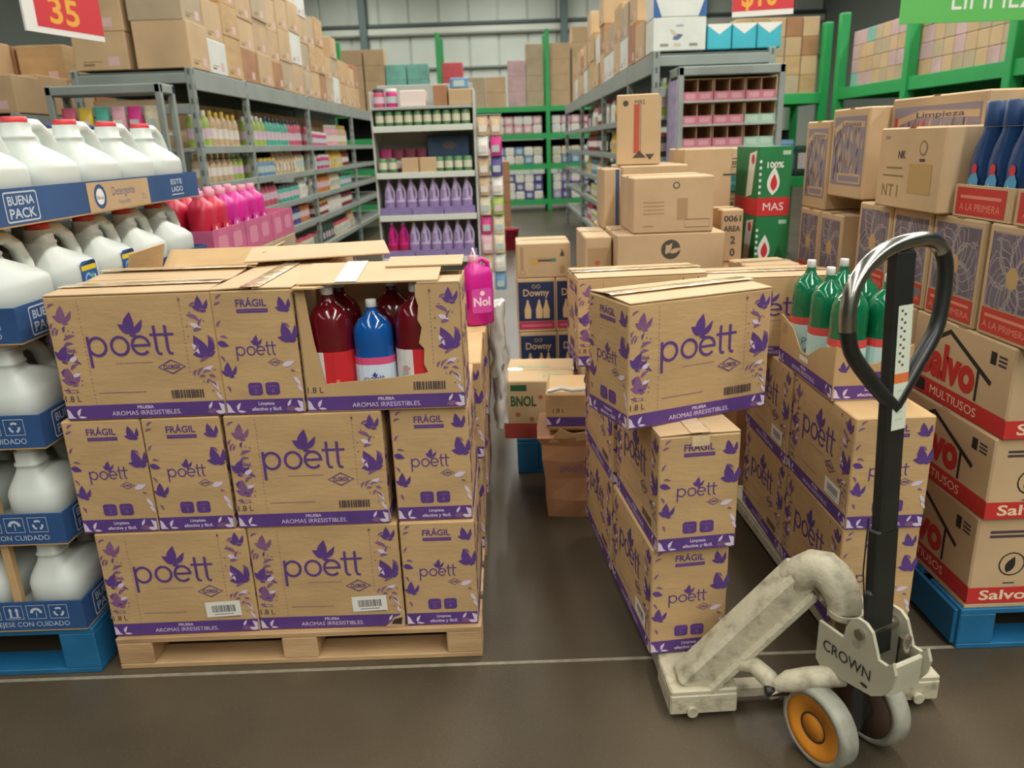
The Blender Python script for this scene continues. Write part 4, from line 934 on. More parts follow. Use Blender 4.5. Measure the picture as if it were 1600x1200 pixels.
put('white_handle', MB().tube([(-.02,-.014,.26),(-.024,-.014,.285),(0,-.014,.305),(.024,-.014,.285),(.02,-.014,.26)],.004,8).mesh('white_handle',[CAP_WHITE]), pj)
put('jug_label', PLB[2], pj, M=on_face((-.040,-.0615,.06),(1,0,0),(0,0,1),.001))
t = thing('open_carton', 'open brown carton with raised flaps behind the top left carton', 'carton', (-.985, 2.50, Z2+H+.0015), R(2))
for a in ((-.19,.19,.136,.14),(-.19,-.186,-.136,.136),(.186,.19,-.136,.136)): put('side_panel', MB().box(*a,0,.27).mesh('side_panel',[KRAFT_IN]), t)
put('front_panel', MB().box(-.19,.19,-.14,-.136,0,.16).mesh('front_panel',[KRAFT_IN]), t)
put('carton_base', MB().box(-.186,.186,-.136,.136,0,.004).mesh('carton_base',[KRAFT_IN]), t)
put('raised_flap', MB().box(-.19,.19,0,.004,0,.13).mesh('raised_flap',[KRAFT]), t, M=Matrix.Translation((0,.136,.27)) @ Matrix.Rotation(R(-62),4,'X'))
put('raised_flap', MB().box(-.004,0,-.136,.136,0,.10).mesh('raised_flap',[KRAFT_PALE]), t, M=Matrix.Translation((.19,0,.27)) @ Matrix.Rotation(R(30),4,'Y'))
put('raised_flap', MB().box(0,.004,-.136,.136,0,.10).mesh('raised_flap',[KRAFT]), t, M=Matrix.Translation((-.19,0,.27)) @ Matrix.Rotation(R(14),4,'Y'))
tag(put('cardboard_sheet', MB().cbox(-.21,.21,-.13,.13,0,.006,.002).mesh('cardboard_sheet',[KRAFT_PALE]), None, M=Matrix.Translation((-.58,2.40,Z3+H+.024)) @ Matrix.Rotation(R(12),4,'Z') @ Matrix.Rotation(R(2),4,'X')), 'loose folded cardboard sheet lying across the top cartons', 'cardboard')
m = MB(); q = random.Random(6); rs = []
for i in range(14):
    z = .30+.50*i/13; r = []
    for j in range(14):
        a = 2*math.pi*j/14; rr = .045*(1-.35*abs(i/13-.45))+q.uniform(-.012,.012); r.append((rr*math.cos(a)*.7, rr*math.sin(a)*2.2, z+q.uniform(-.01,.01)))
    rs.append(r)
m.rings(rs, 0, True)
tag(put('stretch_film', m.mesh('stretch_film',[FILM]), None, (-.045, 3.02, 0)), 'bunched clear stretch film hanging off the rear of the carton stack', 'plastic film')

# ------------------------------------------------------------------ shelving
def rack(label, x0, x1, ys, zs, top, m, board, group, front, postw=.05):
    "posts at every y in ys; boards at zs; front = x of the aisle face"
    t = thing('shelf_rack', label, 'shelving', ((x0+x1)/2, ys[0], 0), 0, group); ox, oy = (x0+x1)/2, ys[0]; w = (x1-x0)/2
    pm = MB().cbox(-postw/2,postw/2,-postw/2,postw/2,0,top,.004)
    for i in range(int(top/.1)): pm.box(-.008,.008,-postw/2-.001,-postw/2+.001,.05+.1*i,.09+.1*i,1); pm.box(-postw/2-.001,-postw/2+.001,-.008,.008,.05+.1*i,.09+.1*i,1); pm.box(postw/2-.001,postw/2+.001,-.008,.008,.05+.1*i,.09+.1*i,1)
    pme = pm.mesh('upright_post',[m, STEEL_DARK])
    for y in ys:
        for x in (-w+postw/2, w-postw/2): put('upright_post', pme, t, (x, y-oy, 0))
    for i in range(len(ys)-1):
        d = ys[i+1]-ys[i]
        bme = MB().cbox(-w+.01,w-.01,.0,d,-.03,0,.004).mesh('shelf_board',[board]); be = MB().cbox(-.012,.012,.02,d-.02,-.13,.01,.003).mesh('top_beam',[m]); lip = MB().cbox(-.006,.006,.02,d-.02,-.045,.012,.002).mesh('price_rail',[m])
        for z in zs:
            b = put('shelf_board', bme, t, (0, ys[i]-oy, z))
            put('price_rail', lip, b, ((w-.004) if front > ox else (-w+.004), 0, 0))
        b = put('top_deck', MB().cbox(-w+.01,w-.01,0,d,-.02,0,.004).mesh('top_deck',[STEEL_DARK]), t, (0, ys[i]-oy, top-.02))
        for x in (-w+.012, w-.012): put('top_beam', be, b, (x, 0, 0))
    for z in (top-.07, top-.28): put('end_rail', MB().cbox(-w+.03,w-.03,-.02,.02,-.035,.035,.004).mesh('end_rail',[m]), t, (0, -.0, z))
    return t
LY = [5.95, 7.15, 9.35, 12.0, 14.8]; LZ = [.30, .64, .905, 1.18, 1.45]
rack('long grey steel rack of bottles along the left side of the aisle', -3.07, -2.20, LY, LZ, 2.0, STEEL_GREY, SHELF_BOARD, 'grey racks', -2.2)
RY = [5.95, 7.1, 8.9, 11.3, 14.0]; RZ = [.36, .70, .99, 1.27, 1.56]
rack('long grey steel rack along the right side of the aisle', 1.10, 1.98, RY, RZ, 2.0, STEEL_GREY, SHELF_BOARD, 'grey racks', 1.1)
rack('grey steel rack at the far left behind the white jugs', -4.55, -3.65, [6.2, 8.2], [.4, .9, 1.4], 1.75, STEEL_GREY, SHELF_BOARD, 'grey racks', -3.65)
# goods on the shelves: one mesh each, a few pixels wide in the photograph
SHAPES = {}
def good(shape, ci, col):
    key = (shape, ci)
    if key in SHAPES: return SHAPES[key]
    cm = mat('goods_colour_%d' % ci, col, .45, var=.15, scale=20); cap = mat('goods_cap_%d' % (ci % 4), ('e2dfd6','3a3a42','c94f6a','d8b23a')[ci % 4], .4); lab = mat('goods_label_%d' % (ci % 3), ('e4dccf','d9c0cc','b9c9c4')[ci % 3], .5)
    b = MB()
    if shape == 'bottle':
        b.loft([(0,.036,.026,0,0),(.004,.038,.028,0,0),(.05,.038,.028,0,0)],12,0,2.6).loft([(.05,.0385,.0285,0,0),(.11,.0385,.0285,0,0)],12,2,2.6).loft([(.11,.038,.028,0,0),(.15,.036,.027,0,0),(.172,.022,.018,0,0),(.18,.013,.013,0,0)],12,0,2.6).lathe([(.014,.18),(.014,.205),(.011,.21)],10,1)
    elif shape == 'jar':
        b.lathe([(.04,0),(.043,.004),(.043,.03)],14,0).lathe([(.0435,.03),(.0435,.075)],14,2).lathe([(.043,.075),(.042,.10),(.038,.108)],14,0).lathe([(.041,.108),(.041,.128),(.038,.131)],14,1)
    elif shape == 'spray':
        b.loft([(0,.036,.024,0,0),(.004,.038,.026,0,0),(.11,.038,.026,0,0),(.15,.018,.016,0,0),(.18,.012,.012,0,0)],12,0,2.6).cbox(-.03,.02,-.010,.010,.18,.205,.004,1).cbox(-.026,-.018,-.005,.005,.15,.182,.002,1).box(-.036,.036,-.0275,-.0265,.02,.10,2)
    elif shape == 'pouch':
        b.loft([(0,.045,.028,0,0),(.05,.048,.030,0,0),(.12,.046,.020,0,0),(.165,.047,.004,0,0),(.175,.047,.003,0,0)],14,0,3).box(-.03,.03,-.032,-.0305,.03,.09,2)
    elif shape == 'pack':
        b.cbox(-.075,.075,-.05,.05,0,.13,.014,0).cbox(-.045,.045,-.0515,-.045,.03,.10,.003,2)
        b.cbox(.0735,.0765,-.03,.03,.03,.10,.001,2).cbox(-.0765,-.0735,-.03,.03,.03,.10,.001,2)
    SHAPES[key] = b.mesh('shelf_'+shape, [cm, cap, lab]); return SHAPES[key]
CN = [('pale pink','dba6b0'),('teal','4fae98'),('cream','dccfae'),('wine red','8a2440'),('lime green','a3b85c'),('purple','5b4a94'),('white','e2e0d8'),('orange','d4813c'),('hot pink','cf2f80'),('yellow','dcb93e'),('dark green','2f4a3a'),('sky blue','6a94b8'),('black','2a2a30'),('rose','c95a70'),('lilac','b39ac4'),('beige','c8ab86')]
SHN = {'bottle':'bottle','jar':'jar','spray':'spray bottle','pouch':'pouch','pack':'pack'}
def fill(side, x, ys, zs, bias, sc=1.25, rz=0, names=None, maxper=None):
    q = random.Random(int(abs(x)*100)+len(zs)); 
    for zi, z in enumerate(zs):
        y = ys[0]+.10; cnt = 0; ci = q.choice(bias); shape = q.choice(('bottle','bottle','spray','pouch','jar')); run = 0; seen = {}
        while y < ys[-1]-.1:
            if any(abs(y-p) < .09 for p in ys): y += .06; continue
            if run == 0: ci = q.choice(bias); shape = q.choice(('bottle','bottle','bottle','spray','pouch','jar')); run = q.randint(3,6)
            run -= 1
            kk = (shape, ci); seen[kk] = seen.get(kk, 0)+1
            w = .104*sc
            far = y > 9.3
            s = sc*q.uniform(.95,1.02); gap = (zs[zi+1] if zi+1 < len(zs) else z+.45)-z-.045; hz = {'bottle':.21,'spray':.205,'pouch':.175,'jar':.131}[shape]; sz = min(s, gap/hz)
            o = put('shelf_'+shape, good(shape, ci, CN[ci][1]), None, (x, y, z+.001), rz+q.uniform(-.1,.1)); o.scale = (s,s,sz)
            tag(o, '%s %s, %s of its colour from near end, %s' % (CN[ci][0], SHN[shape], ORD[min(seen[kk]-1,39)], names[zi]), 'bottle' if shape in ('bottle','spray') else shape, 'goods on the %s' % side)
            y += w*(1.0 if not far else 1.15); cnt += 1
SN = ['bottom shelf','second lowest shelf','middle shelf','second highest shelf','upper shelf']
fill('left grey rack', -2.31, LY[:4], LZ, [0,1,2,3,4,5,6,7,8,9,10,11,13,15], 1.3, R(90), ['left rack '+s for s in SN])
fill('right grey rack', 1.21, RY[:4], RZ, [3,4,6,9,10,11,12,12,10,13,15], 1.3, R(-90), ['right rack '+s for s in SN])
# brown backing boxes high on the left rack under the top deck
for i in range(10):
    y0 = 6.05+.58*i
    carton('brown carton stored behind bottles, left rack upper shelf, %s from near end' % ORD[i], -3.0, -2.52, y0, y0+.55, 1.451, 1.80, KRAFT_TAN, 0, (), 'backing cartons on the left rack upper shelf', 'cardboard_box', 0, False)
# stacked cartons on the top decks
def stack_row(where, x0, x1, ystart, cols, z, group, mats, face, dy=.42):
    q = random.Random(int(ystart*10)+len(cols)); y = ystart
    pk = Ink(); pk.rect(.06,.03,.14,.045,0); pk.rect(.06,.055,.20,.060,0); pk.rect(.24,.03,.32,.09,1)
    pme = pk.mesh('printed_face',[mat('faint_box_print','8a6f4c',.7), mat('pinkish_sticker','d9b4b0',.6)])
    for ci, n in enumerate(cols):
        zz = z+.001; d = dy*q.uniform(.85,1.1)
        for k_ in range(n):
            h = q.uniform(.24,.32); m = q.choice(mats)
            carton('%s carton, %s up in the %s stack, %s' % ({'kraft_card_tan':'brown','kraft_card_greyish':'greyish brown','kraft_card_pale':'pale brown','kraft_card_reddish':'reddish brown','kraft_card':'mid brown','white_carton':'white','aqua_carton':'aqua','green_top_carton':'green'}.get(m.name,'brown'), ORD[k_], ORD[ci], where), x0+q.uniform(0,.02), x1-q.uniform(0,.02), y, y+d-.01, zz, zz+h, m, 0, ((face, pme, None),), group, 'stacked_carton', 0, False)
            zz += h+.001
        y += d
KM = [KRAFT_TAN, KRAFT_TAN, KRAFT_GREY, KRAFT_PALE, KRAFT_RED, KRAFT]
WHITE_CARD = mat('white_carton','d6d8d0',.6,var=.05)
stack_row('left rack top', -2.62, -2.21, 5.98, [2,2,3,3,4,4,4,3,4,3,3,2,3,2,2,2,2], 2.0, 'cartons on the left rack top deck', KM+[WHITE_CARD], 'right')
stack_row('left rack top rear', -3.06, -2.65, 5.98, [2,3,2], 2.0, 'cartons on the left rack top deck', KM, 'front')
stack_row('right rack top', 1.11, 1.50, 6.38, [1,2,2,2,2,2,3,2,2,3,2,2,2,2], 2.0, 'cartons on the right rack top deck', KM+[WHITE_CARD], 'left')
stack_row('far left rack top', -4.5, -4.1, 6.25, [1,2,2,1], 1.75, 'cartons on the far left rack', KM, 'front')
stack_row('far left rack top front', -4.08, -3.67, 6.25, [1,1,2,1], 1.75, 'cartons on the far left rack', KM, 'front')
# white and aqua cases on the near end of the right rack
k = Ink(); k.text('nube', .19,.16,.02,0,'c',.01); k.petal(.14,.08,.08,.04,20,0); k.petal(.17,.10,.07,.03,140,1); k.rect(.05,.03,.11,.05,2); k.rect(.26,.03,.32,.05,2); k.rect(.15,.03,.2,.05,1)
CS = [mat('slate_case_print','5a6a88',.6), mat('pale_case_print','c8b9a0',.6), mat('grey_case_print','8a8a80',.6), WHITE_INK]
carton('white case with slate print on the near end of the right rack', 1.11, 1.49, 6.0, 6.3, 2.0012, 2.225, WHITE_CARD, 0, (('front', k, CS),), None, 'printed_case')
k = Ink(); k.rect(0,.16,.38,.21,0); k.poly([(0,.0),(.06,.0),(.0,.16)],0); k.poly([(.38,.0),(.32,.0),(.38,.16)],0); k.disc(.11,.16,.045,None,3); k.disc(.26,.16,.045,None,3)
carton('white and blue case stacked on the white case', 1.11, 1.49, 6.0, 6.3, 2.2262, 2.44, WHITE_CARD, 0, (('front', k, [mat('royal_blue_print','2f5f9c',.6)]+CS[1:]),), None, 'printed_case')
AQ = mat('aqua_carton','3fb0c2',.6,var=.1)
for i, x in enumerate((1.50, 1.68, 1.86)):
    k = Ink(); k.poly([(0,.16),(.085,.10),(.17,.16),(.17,.17),(0,.17)],3)
    carton('aqua case with white peak, %s on the right rack end' % ORD[i], x+.002, x+.174, 6.0, 6.25, 2.0012, 2.172, AQ, 0, (('front', k, CS),), 'aqua cases on the right rack end', 'printed_case')
# pink display rack at the end of the right rack
D = thing('display_rack', 'grey display rack of pink and mint trays at the right rack end', 'shelving', (1.575, 5.72, 0))
for x in (-.345,.345):
    for y in (-.12,.16): put('upright_post', MB().cbox(x-.02,x+.02,y-.02,y+.02,0,1.86,.004).mesh('upright_post',[STEEL_GREY]), D)
put('top_panel', MB().cbox(-.365,.365,-.14,.18,1.80,1.86,.006).mesh('top_panel',[STEEL_GREY]), D); put('back_panel', MB().box(-.345,.345,.165,.172,.1,1.8).mesh('back_panel',[SHELF_BOARD]), D)
put('side_strip', MB().cbox(-.372,-.362,-.13,.17,.2,1.78,.002).mesh('side_strip',[mat('lilac_side_strip','a79ab8',.6,var=.2,scale=15)]), D)
def display_tray(label, x, z, ci):
    c = (mat('dusty_pink_card','c4788a',.6,var=.1,scale=12), mat('mint_card','9fc0ae',.6,var=.1,scale=12))[ci]
    t = thing('display_tray', label, 'tray', (x, 5.62, z), 0, 'open trays on the display rack'); w = .105
    put('tray_base', MB().box(-w,w,0,.24,0,.004).mesh('tray_base',[KRAFT_TAN]), t); put('tray_top', MB().box(-w,w,0,.24,.138,.142).mesh('tray_top',[KRAFT_TAN]), t)
    for a in (-w,-.002,w-.004): put('divider', MB().box(a,a+.004,.0,.24,.004,.138).mesh('divider',[KRAFT_PALE]), t)
    put('back_panel', MB().box(-w,w,.236,.24,.004,.138).mesh('back_panel',[KRAFT_RED]), t)
    lp_ = put('front_lip', MB().box(-w,w,-.004,0,0,.058).mesh('front_lip',[c]), t)
    k = Ink(); k.rrect(.02,.012,.09,.046,.008,0); k.rrect(.12,.012,.19,.046,.008,0); put('lip_print', k.mesh('lip_print',[mat(('rose_lip_print','sage_lip_print')[ci],('d79aa2','b9cdb8')[ci],.6)]), lp_, M=on_face((-w,-.004,0),(1,0,0),(0,0,1)))
for r, z in enumerate((1.335, 1.485, 1.64)):
    put('shelf_board', MB().cbox(-.34,.34,-.12,.16,-.014,-.001,.002).mesh('shelf_board',[SHELF_BOARD]), D, (0,0,z))
    for c in range(3): display_tray('%s open two-cell tray on display rack, %s row, %s' % ('mint' if c == 2 and r < 2 else 'pink', ('bottom','middle','top')[r], ('left','centre','right')[c]), 1.355+.218*c, z, 1 if c == 2 and r < 2 else 0)
for z in (.4,.8,1.1): put('shelf_board', MB().cbox(-.34,.34,-.12,.16,-.02,0,.002).mesh('shelf_board',[SHELF_BOARD]), D, (0,0,z))
# grey frame at the near end of the left rack
D = thing('display_rack', 'grey open frame with small goods at the near end of the left rack', 'shelving', (-2.62, 5.55, 0))
for x in (-.36,.36):
    for y in (-.1,.1): put('upright_post', MB().cbox(x-.02,x+.02,y-.02,y+.02,0,1.86,.004).mesh('upright_post',[STEEL_GREY]), D)
put('top_panel', MB().cbox(-.38,.38,-.12,.12,1.80,1.86,.006).mesh('top_panel',[STEEL_GREY]), D)
for z in (.4,.9,1.30,1.55): put('shelf_board', MB().cbox(-.34,.34,-.12,.12,-.02,0,.002).mesh('shelf_board',[SHELF_BOARD]), D, (0,0,z))
for i in range(6):
    for r, z in enumerate((1.30, 1.55)):
        ci = (8,0,14,7,4,13,13,9,1,0,8,2)[i+6*r]; o = put('shelf_pouch', good('pouch', ci, CN[ci][1]), None, (-2.90+.11*i, 5.50, z+.001)); 
        tag(o, '%s pouch on the open frame, %s shelf, %s from the left' % (CN[ci][0], ('lower','upper')[r], ORD[i]), 'pouch', 'pouches on the open frame')
# centre gondola with lilac bottles
GX0, GX1, GYF = -.955, -.215, 6.0
g = thing('gondola_shelf', 'white end-of-aisle gondola shelf with lilac bottles in the centre', 'shelving', ((GX0+GX1)/2, GYF, 0))
hw = (GX1-GX0)/2; GZ = [.25, .575, .90, 1.215, 1.548]
put('back_panel', MB().cbox(-hw,hw,.34,.36,.0,1.86,.004).mesh('back_panel',[SHELF_BOARD]), g)
for x in (-hw-.018, hw+.002): put('side_panel', MB().cbox(x,x+.016,.05,.36,0,1.80,.003).mesh('side_panel',[mat('pale_gondola_side','c4c6bc',.55)]), g)
for z in GZ:
    b = put('shelf_board', MB().cbox(-hw,hw,.0,.34,-.02,0,.003).mesh('shelf_board',[SHELF_BOARD]), g, (0,0,z))
    put('price_rail', MB().cbox(-hw,hw,-.008,.002,-.038,.006,.002).mesh('price_rail',[mat('white_price_rail','d4d8cc',.45)]), b)
put('base', MB().cbox(-hw,hw,.02,.34,0,.12,.004).mesh('base',[STEEL_GREY]), g)
LIL = mat('lilac_plastic','c4b2d4',.35,var=.08,scale=10); LILL = mat('violet_label','9a84b2',.45,var=.18,scale=40)
HOT = MATS['hot_pink_plastic']
def softener(m, lm):
    b = MB().loft([(0,.034,.026,0,0),(.005,.040,.030,0,0),(.07,.042,.032,0,0),(.085,.040,.030,0,0)],16,0,2.4)
    b.loft([(.085,.030,.028,-.008,0),(.15,.026,.026,-.008,0),(.20,.018,.018,-.002,0),(.235,.013,.013,0,0)],12,0,2.2)
    b.tube([(.024,0,.08),(.036,0,.11),(.034,0,.155),(.018,0,.20),(.004,0,.222)],.009,8)
    return b.mesh('bottle_body',[m]), MB().loft([(.015,.0415,.0322,0,0),(.075,.0425,.0328,0,0)],16,0,2.4).loft([(.09,.028,.0285,-.009,0),(.16,.020,.0265,-.009,0)],12,0,2.2).mesh('bottle_label',[lm])
SB = [softener(LIL, LILL), softener(HOT, mat('rose_label','b02050',.45,var=.25,scale=40))]
ME_SC = [MB().lathe([(.014,0),(.015,.018),(.012,.022)],12).mesh('bottle_cap',[m]) for m in (mat('lilac_cap','c9b8da',.4), mat('yellow_cap','d9c04a',.4))]
for r, z in enumerate((.90, .575)):
    n = 8
    for i in range(n):
        pk_ = 1 if (r == 1 and i < 2) else 0
        t = thing('softener_bottle', '%s softener bottle, %s from the left on the %s gondola shelf' % (('lilac','hot pink')[pk_], ORD[i], ('upper','lower')[r]), 'bottle', (GX0+.075+.085*i, GYF+.07, z+.031), 0, 'softener bottles on the gondola'); t.scale = (.98,1.0,.96)
        put('bottle_body', SB[pk_][0], t); put('bottle_label', SB[pk_][1], t); put('bottle_cap', ME_SC[1 if r == 1 and i in (2,3) else 0], t, (0,0,.2345))
    for c in range(3):
        o = thing('carton_tray', 'violet carton tray under softener bottles, %s on the %s gondola shelf' % (('left','centre','right')[c], ('upper','lower')[r]), 'tray', (GX0+.01+.242*c, GYF+.012, z+.0008), 0, 'violet trays on the gondola')
        put('tray_base', MB().box(0,.236,.0,.14,0,.029).mesh('tray_base',[mat('violet_carton','8a78a8',.6,var=.12,scale=14)]), o); put('front_lip', MB().box(0,.236,-.004,0,0,.062).mesh('front_lip',[MATS['violet_carton']]), o)
GJR = mat('moss_green_can','5a8a58',.4,var=.2,scale=20)
ME_CAN = MB().lathe([(.030,0),(.032,.003),(.032,.105),(.029,.11)],14,0).lathe([(.0323,.03),(.0323,.08)],14,1).mesh('shelf_can',[GJR, mat('cream_can_label','d6d2b8',.5)])
for r, (z, xs) in enumerate(((1.548, range(10)), (1.215, (0,1,6,7,8,9)))):
    for n_, i in enumerate(xs):
        o = put('shelf_can', ME_CAN, None, (GX0+.05+.071*i, GYF+.05, z+.001)); tag(o, 'moss green can with cream label, %s from left on the %s gondola shelf' % (ORD[n_], ('top','second')[r]), 'can', 'green cans on the gondola')
for i in range(2): carton('small brown open-front carton among cans on the second gondola shelf, %s' % ('left','right')[i], GX0+.19+.135*i, GX0+.318+.135*i, GYF+.02, GYF+.16, 1.2155, 1.325, KRAFT_TAN, 0, (), None, 'cardboard_box', 0, False)
carton('dark blue printed box on the second gondola shelf', GX0+.38, GX0+.70, GYF+.17, GYF+.30, 1.2165, 1.48, mat('dark_blue_box_card','2f4a68',.55,var=.15,scale=8), 0, (('front', (lambda k: (k.disc(.17,.19,.05,.03,0), k)[-1])(Ink()), [mat('brown_badge_ink','6a5a58',.6)]),), None, 'printed_box', 0, False)
for i in range(4):
    o = put('shelf_pouch', good('pouch', (8,3,3,3)[i], CN[(8,3)[i > 0]][1]), None, (GX0+.052+.092*i, GYF+.24, 1.216)); tag(o, '%s pouch at the back of the second gondola shelf, %s from left' % (('hot pink','wine red')[i > 0], ORD[i]), 'pouch', 'pouches on the gondola')
ZT = 1.862
put('top_deck', MB().cbox(-hw,hw,.0,.36,1.666,1.686,.003).mesh('top_deck',[SHELF_BOARD]), g)
o = carton('white grooved basket-like box on top of the gondola', GX0+.21, GX0+.40, GYF+.03, GYF+.2, 1.687, 1.80, mat('blush_white_card','ead8cf',.6), 0, (), None, 'white_box', 0, False)
o = put('shelf_jar', good('jar', 8, CN[8][1]), None, (GX0+.145, GYF+.08, 1.687)); tag(o, 'hot pink jar on top left of the gondola', 'jar')
o = put('shelf_jar', good('jar', 13, CN[13][1]), None, (GX0+.052, GYF+.08, 1.687)); tag(o, 'rose jar at the top left corner of the gondola', 'jar')
carton('brown open box on the right of the gondola top', GX0+.46, GX0+.56, GYF+.03, GYF+.2, 1.687, 1.83, KRAFT_RED, 0, (), None, 'cardboard_box', 0, False)
carton('brown box with red and blue wipes pack on the gondola top right', GX0+.57, GX0+.74, GYF+.03, GYF+.25, 1.687, 1.80, KRAFT_TAN, 0, (), None, 'cardboard_box', 0, False)
o = put('shelf_pack', good('pack', 11, CN[11][1]), None, (GX0+.65, GYF+.12, 1.801)); o.scale = (.9,1,.6); tag(o, 'pale blue pack lying on the brown box on the gondola', 'pack')
# goods hanging on the right side of the gondola
q = random.Random(21)
ME_HANG = {}
for r in range(9):
    for c in range(2):
        ci = q.choice((0,1,6,8,11,4,2,13,5,9,15,6,15)); z = .30+.146*r
        o = put('hanging_pouch', good('pouch', ci, CN[ci][1]), None, (GX1+.068+.098*c, GYF+.06+.02*q.random(), z), q.uniform(-.12,.12)); o.scale = (.95,1.2,.8)
        tag(o, '%s pouch hanging beside the gondola, %s row from below, %s' % (CN[ci][0], ORD[r], ('next to the shelves','on the aisle side')[c]), 'pouch', 'pouches hanging on the gondola side')
for r in range(9): put('hook_rail', MB().cbox(hw+.018,hw+.215,.064,.072,-.004,.004,.001).mesh('hook_rail',[STEEL_GREY]), g, (0,0,.446+.146*r))
t = thing('bucket', 'red plastic bucket on the aisle floor far back', 'bucket', (.06, 10.75, 0))
put('bucket_body', MB().lathe([(.09,0),(.095,.005),(.125,.27),(.132,.272),(.132,.285),(.122,.285),(.118,.262),(.088,.015)],20).mesh('bucket_body',[mat('red_bucket_plastic','a3142c',.4)]), t)
put('bucket_handle', MB().tube([(-.128,0,.275),(-.09,-.02,.30),(0,-.03,.31),(.09,-.02,.30),(.128,0,.275)],.005,6).mesh('bucket_handle',[STEEL_GREY]), t)
for i in range(4): carton('brown carton in the narrow floor pile behind the gondola, %s from below' % ORD[i], -.10, .09, 11.5, 11.9, .29*i+.0005*i, .29*i+.289, KRAFT_RED, 0, (), 'narrow carton pile behind the gondola', 'cardboard_box', 0, False)
# green pallet racks far back and on the right
def green_rack(label, x0, x1, y0, y1, zs, top, nx, ny):
    t = thing('green_rack', label, 'shelving', (x0, y0, 0), 0, 'green pallet racks')
    pm = MB().cbox(-.045,.045,-.045,.045,0,top,.006).mesh('upright_post',[GREEN_STEEL]); X = [(x1-x0)*i/(nx-1) for i in range(nx)]; Yy = [(y1-y0)*i/(ny-1) for i in range(ny)]
    for x in X:
        for y in Yy: put('upright_post', pm, t, (x,y,0))
    for z in zs:
        for i in range(nx-1):
            bm_ = MB().cbox(X[i]+.04,X[i+1]-.04,-.05,-.02,-.055,.055,.004).mesh('beam',[GREEN_STEEL])
            for y in (Yy[0], Yy[-1]+.03): put('beam', bm_, t, (0,y,z))
        for i in range(ny-1):
            for x in (X[0]-.005, X[-1]+.005): put('beam', MB().cbox(x-.02,x+.02,Yy[i]+.04,Yy[i+1]-.04,-.055,.055,.004).mesh('beam',[GREEN_STEEL]), t, (0,0,z))
        put('back_panel', MB().box(.05,x1-x0-.05,y1-y0-.06,y1-y0-.05,.06,(.55 if z < zs[-1] else .02)).mesh('back_panel',[mat('rack_gap_shade','232826',.8)]), t, (0,0,z)) if z < zs[-1] else None  # dark sheet added behind the goods to paint shade into the gaps
        put('deck_panel', MB().box(.02,x1-x0-.02,.0,y1-y0,.03,.05).mesh('deck_panel',[STEEL_DARK]), t, (0,0,z))
    return t
FZ = [.187, .92, 1.54, 2.08]
green_rack('green pallet rack across the far end of the aisle', -5.7, 3.2, 17.0, 18.0, FZ, 3.6, 5, 2)
q = random.Random(33)
for zi, z in enumerate(FZ[:3]):
    for i in range(15):
        x = -.25+.20*i
        if abs(x-.975) < .13: continue
        for h in range((3,2,2)[zi]):
            ci = ((6,14,5,6),(6,6,11,2),(0,13,0,6))[zi][q.randint(0,3)]
            o = put('shelf_pack', good('pack', ci, CN[ci][1]), None, (x, 17.12, z+.0515+.176*h)); o.scale = (1.25,1.25,1.35)
            tag(o, '%s pack on far green rack, %s level, %s from left, %s up' % (CN[ci][0], ('lowest','second','third')[zi], ORD[i], ORD[h]), 'pack', 'packs on the far green rack')
def far_stack(si, x, n, m, h0=.30, w=.42):
    zz = FZ[3]+.051
    for k_ in range(n):
        carton('%s carton on the far green rack top, %s stack from left, %s up' % ('brown' if m.name.startswith('kraft') else m.name.split('_')[0], ORD[si], ORD[k_]), x-w/2, x+w/2, 17.05, 17.5, zz, zz+h0, m, 0, (), 'cartons on the far green rack', 'stacked_carton', 0, False); zz += h0+.001
TEALC = mat('mint_teal_carton','79b7a6',.6,var=.2,scale=4); REDC = mat('coral_carton','d2545a',.6,var=.15,scale=5); PINKC = mat('pinkish_carton','c2a3a0',.6,var=.15,scale=5)
FS = ((-4.6,4,KRAFT_TAN),(-4.1,4,KRAFT_GREY),(-3.03,4,KRAFT_PALE),(-2.58,4,KRAFT_TAN),(-2.14,3,TEALC),(-1.70,3,TEALC),(-.98,3,REDC),(-.54,2,KRAFT_GREY),(-.10,2,KRAFT_TAN),(.34,3,PINKC),(.72,4,KRAFT_GREY),(1.24,4,KRAFT_PALE),(1.70,5,KRAFT_TAN),(2.16,5,KRAFT_GREY),(2.62,5,KRAFT_TAN))
for si, (x, n, m) in enumerate(FS): far_stack(si, x, n, m, .30, .42 if abs(x-.53) > .3 else .36)
RGZ = [.9, 1.78]
green_rack('green pallet rack along the right side', 3.52, 4.5, 4.2, 8.5, RGZ, 2.55, 2, 4)
q = random.Random(8)
for i in range(26):
    y = 4.35+.155*i
    for h in range(4 if i > 4 else 3):
        m = q.choice((KRAFT_GREY, KRAFT_TAN, KRAFT_PALE, PINKC, TEALC) if i > 18 else (KRAFT_GREY, KRAFT_TAN, PINKC, KRAFT_GREY))
        carton('%s small carton on the right green rack, %s from the near end, %s up' % ('pinkish' if m is PINKC else 'teal' if m is TEALC else 'brown', ORD[i], ORD[h]), 3.575, 3.9, y, y+.148, RGZ[1]+.0512+.131*h, RGZ[1]+.181+.131*h, m, 0, (), 'small cartons on the right green rack', 'stacked_carton', 0, False)
for i in range(16):
    ci = (10,4,10,4)[i % 4]; o = put('shelf_pack', good('pack', ci, CN[ci][1]), None, (3.66, 4.38+.24*i, .952), R(90)); o.scale = (1.5,1.5,3.2 if i % 3 else 4.2)
    tag(o, '%s tall pack, lower deck of the right green rack, %s from near end' % (CN[ci][0], ORD[i]), 'pack', 'packs on the right green rack')
green_rack('green pallet rack closing the gap behind the pink display rack', 2.45, 3.45, 8.75, 9.6, [.9, 1.76], 2.5, 2, 2)
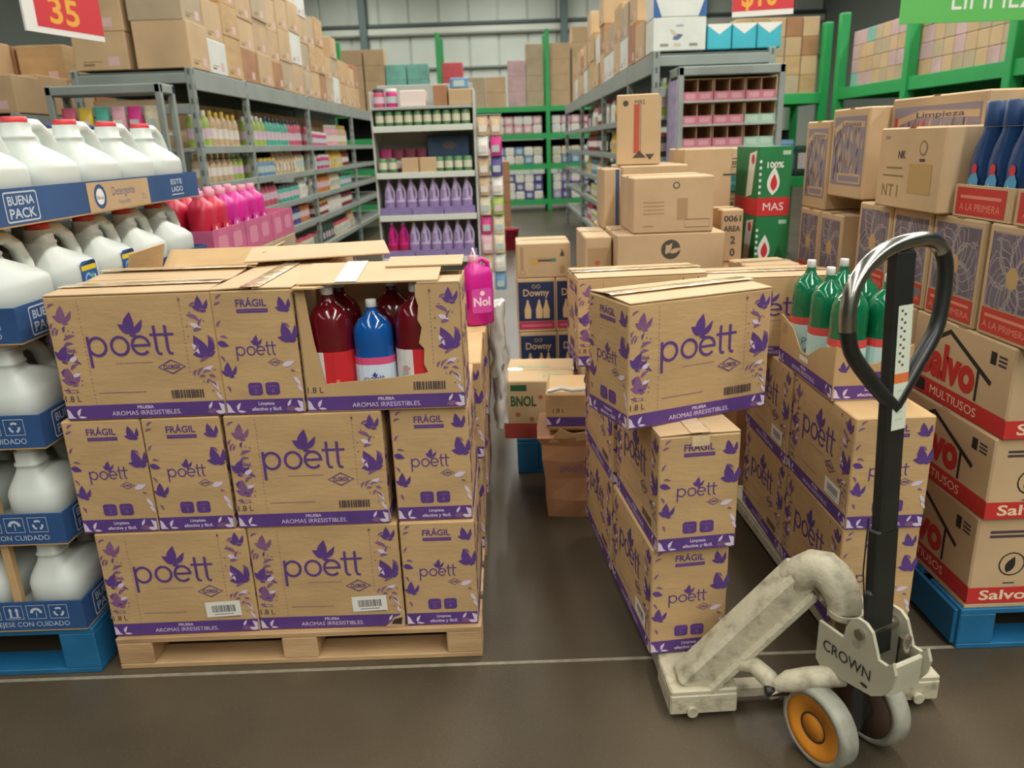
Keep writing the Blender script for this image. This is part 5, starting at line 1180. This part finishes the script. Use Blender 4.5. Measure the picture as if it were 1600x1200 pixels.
for r in range(4):
    for c in range(5): carton('brown carton on the green rack behind the display, %s row up, %s from left' % (ORD[r], ORD[c]), 2.50+.178*c, 2.67+.178*c, 8.80, 9.2, 1.8112+.19*r, 2.0+.19*r, q.choice(KM), 0, (), 'cartons on the green rack behind the display', 'stacked_carton', 0, False)
for i, ci in enumerate((8,8,4,11,10)):
    o = put('shelf_pack', good('pack', ci, CN[ci][1]), None, (2.60+.175*i, 8.84, .952)); o.scale = (1.1,1.1,2.5+.5*(i % 2)); tag(o, '%s pack on the green rack behind the display, %s from left' % (CN[ci][0], ORD[i]), 'pack', 'packs on the green rack behind the display')

# ------------------------------------------------------------------ hanging signs
def sign(label, corner, u, w, h, mats, draw, wires=((.2,),(.8,))):
    t = thing('hanging_sign', label, 'sign', corner); M = on_face((0,0,0), u, (0,0,1), 0)
    b = put('sign_board', MB().box(0,w,0,h,-.012,0).mesh('sign_board',[mats[0]]), t, M=M); k = Ink(); draw(k)
    put('sign_print', k.mesh('sign_print', mats), b, (0,0,.0008))
    for a in (.15,.85): put('wire', MB().cyl((w*a,h,-.006),(w*a,4.9-corner[2],-.006),.003,6).mesh('wire',[STEEL_GREY]), b)
GS = [mat('bright_green_sign','5fb55a',.5), WHITE_INK]
sign('bright green hanging sign with white LIMPIEZA lettering', (2.40, 5.0, 2.005), (1,0,0), 1.12, .55, GS, lambda k: (k.text('LIMPIEZA', .30, .070, .13, 1, 'l', .012, .60)))
PS = [WHITE_INK, mat('price_red','cf3038',.5), mat('price_yellow','e8a83a',.5), MATS['leaf_green_ink']]
sign('red price sign with yellow 10 hanging over the right rack end', (1.365, 4.9, 2.06), (.98,-.2,0), .34, .30, PS, lambda k: (k.rect(.0,.03,.34,.30,1), k.text('$10', .15, .055, .12, 2, 'c', .02, .2)))
sign('white price sign with red panel and yellow 35 hanging at far left', (-2.215, 3.97, 1.985), (.26,.965,0), .50, .42, PS, lambda k: (k.rect(.07,.028,.50,.21,1), k.text('35', .25, .055, .12, 2, 'c', .02, .19), k.disc(.25,.30,.05,.04,3)))
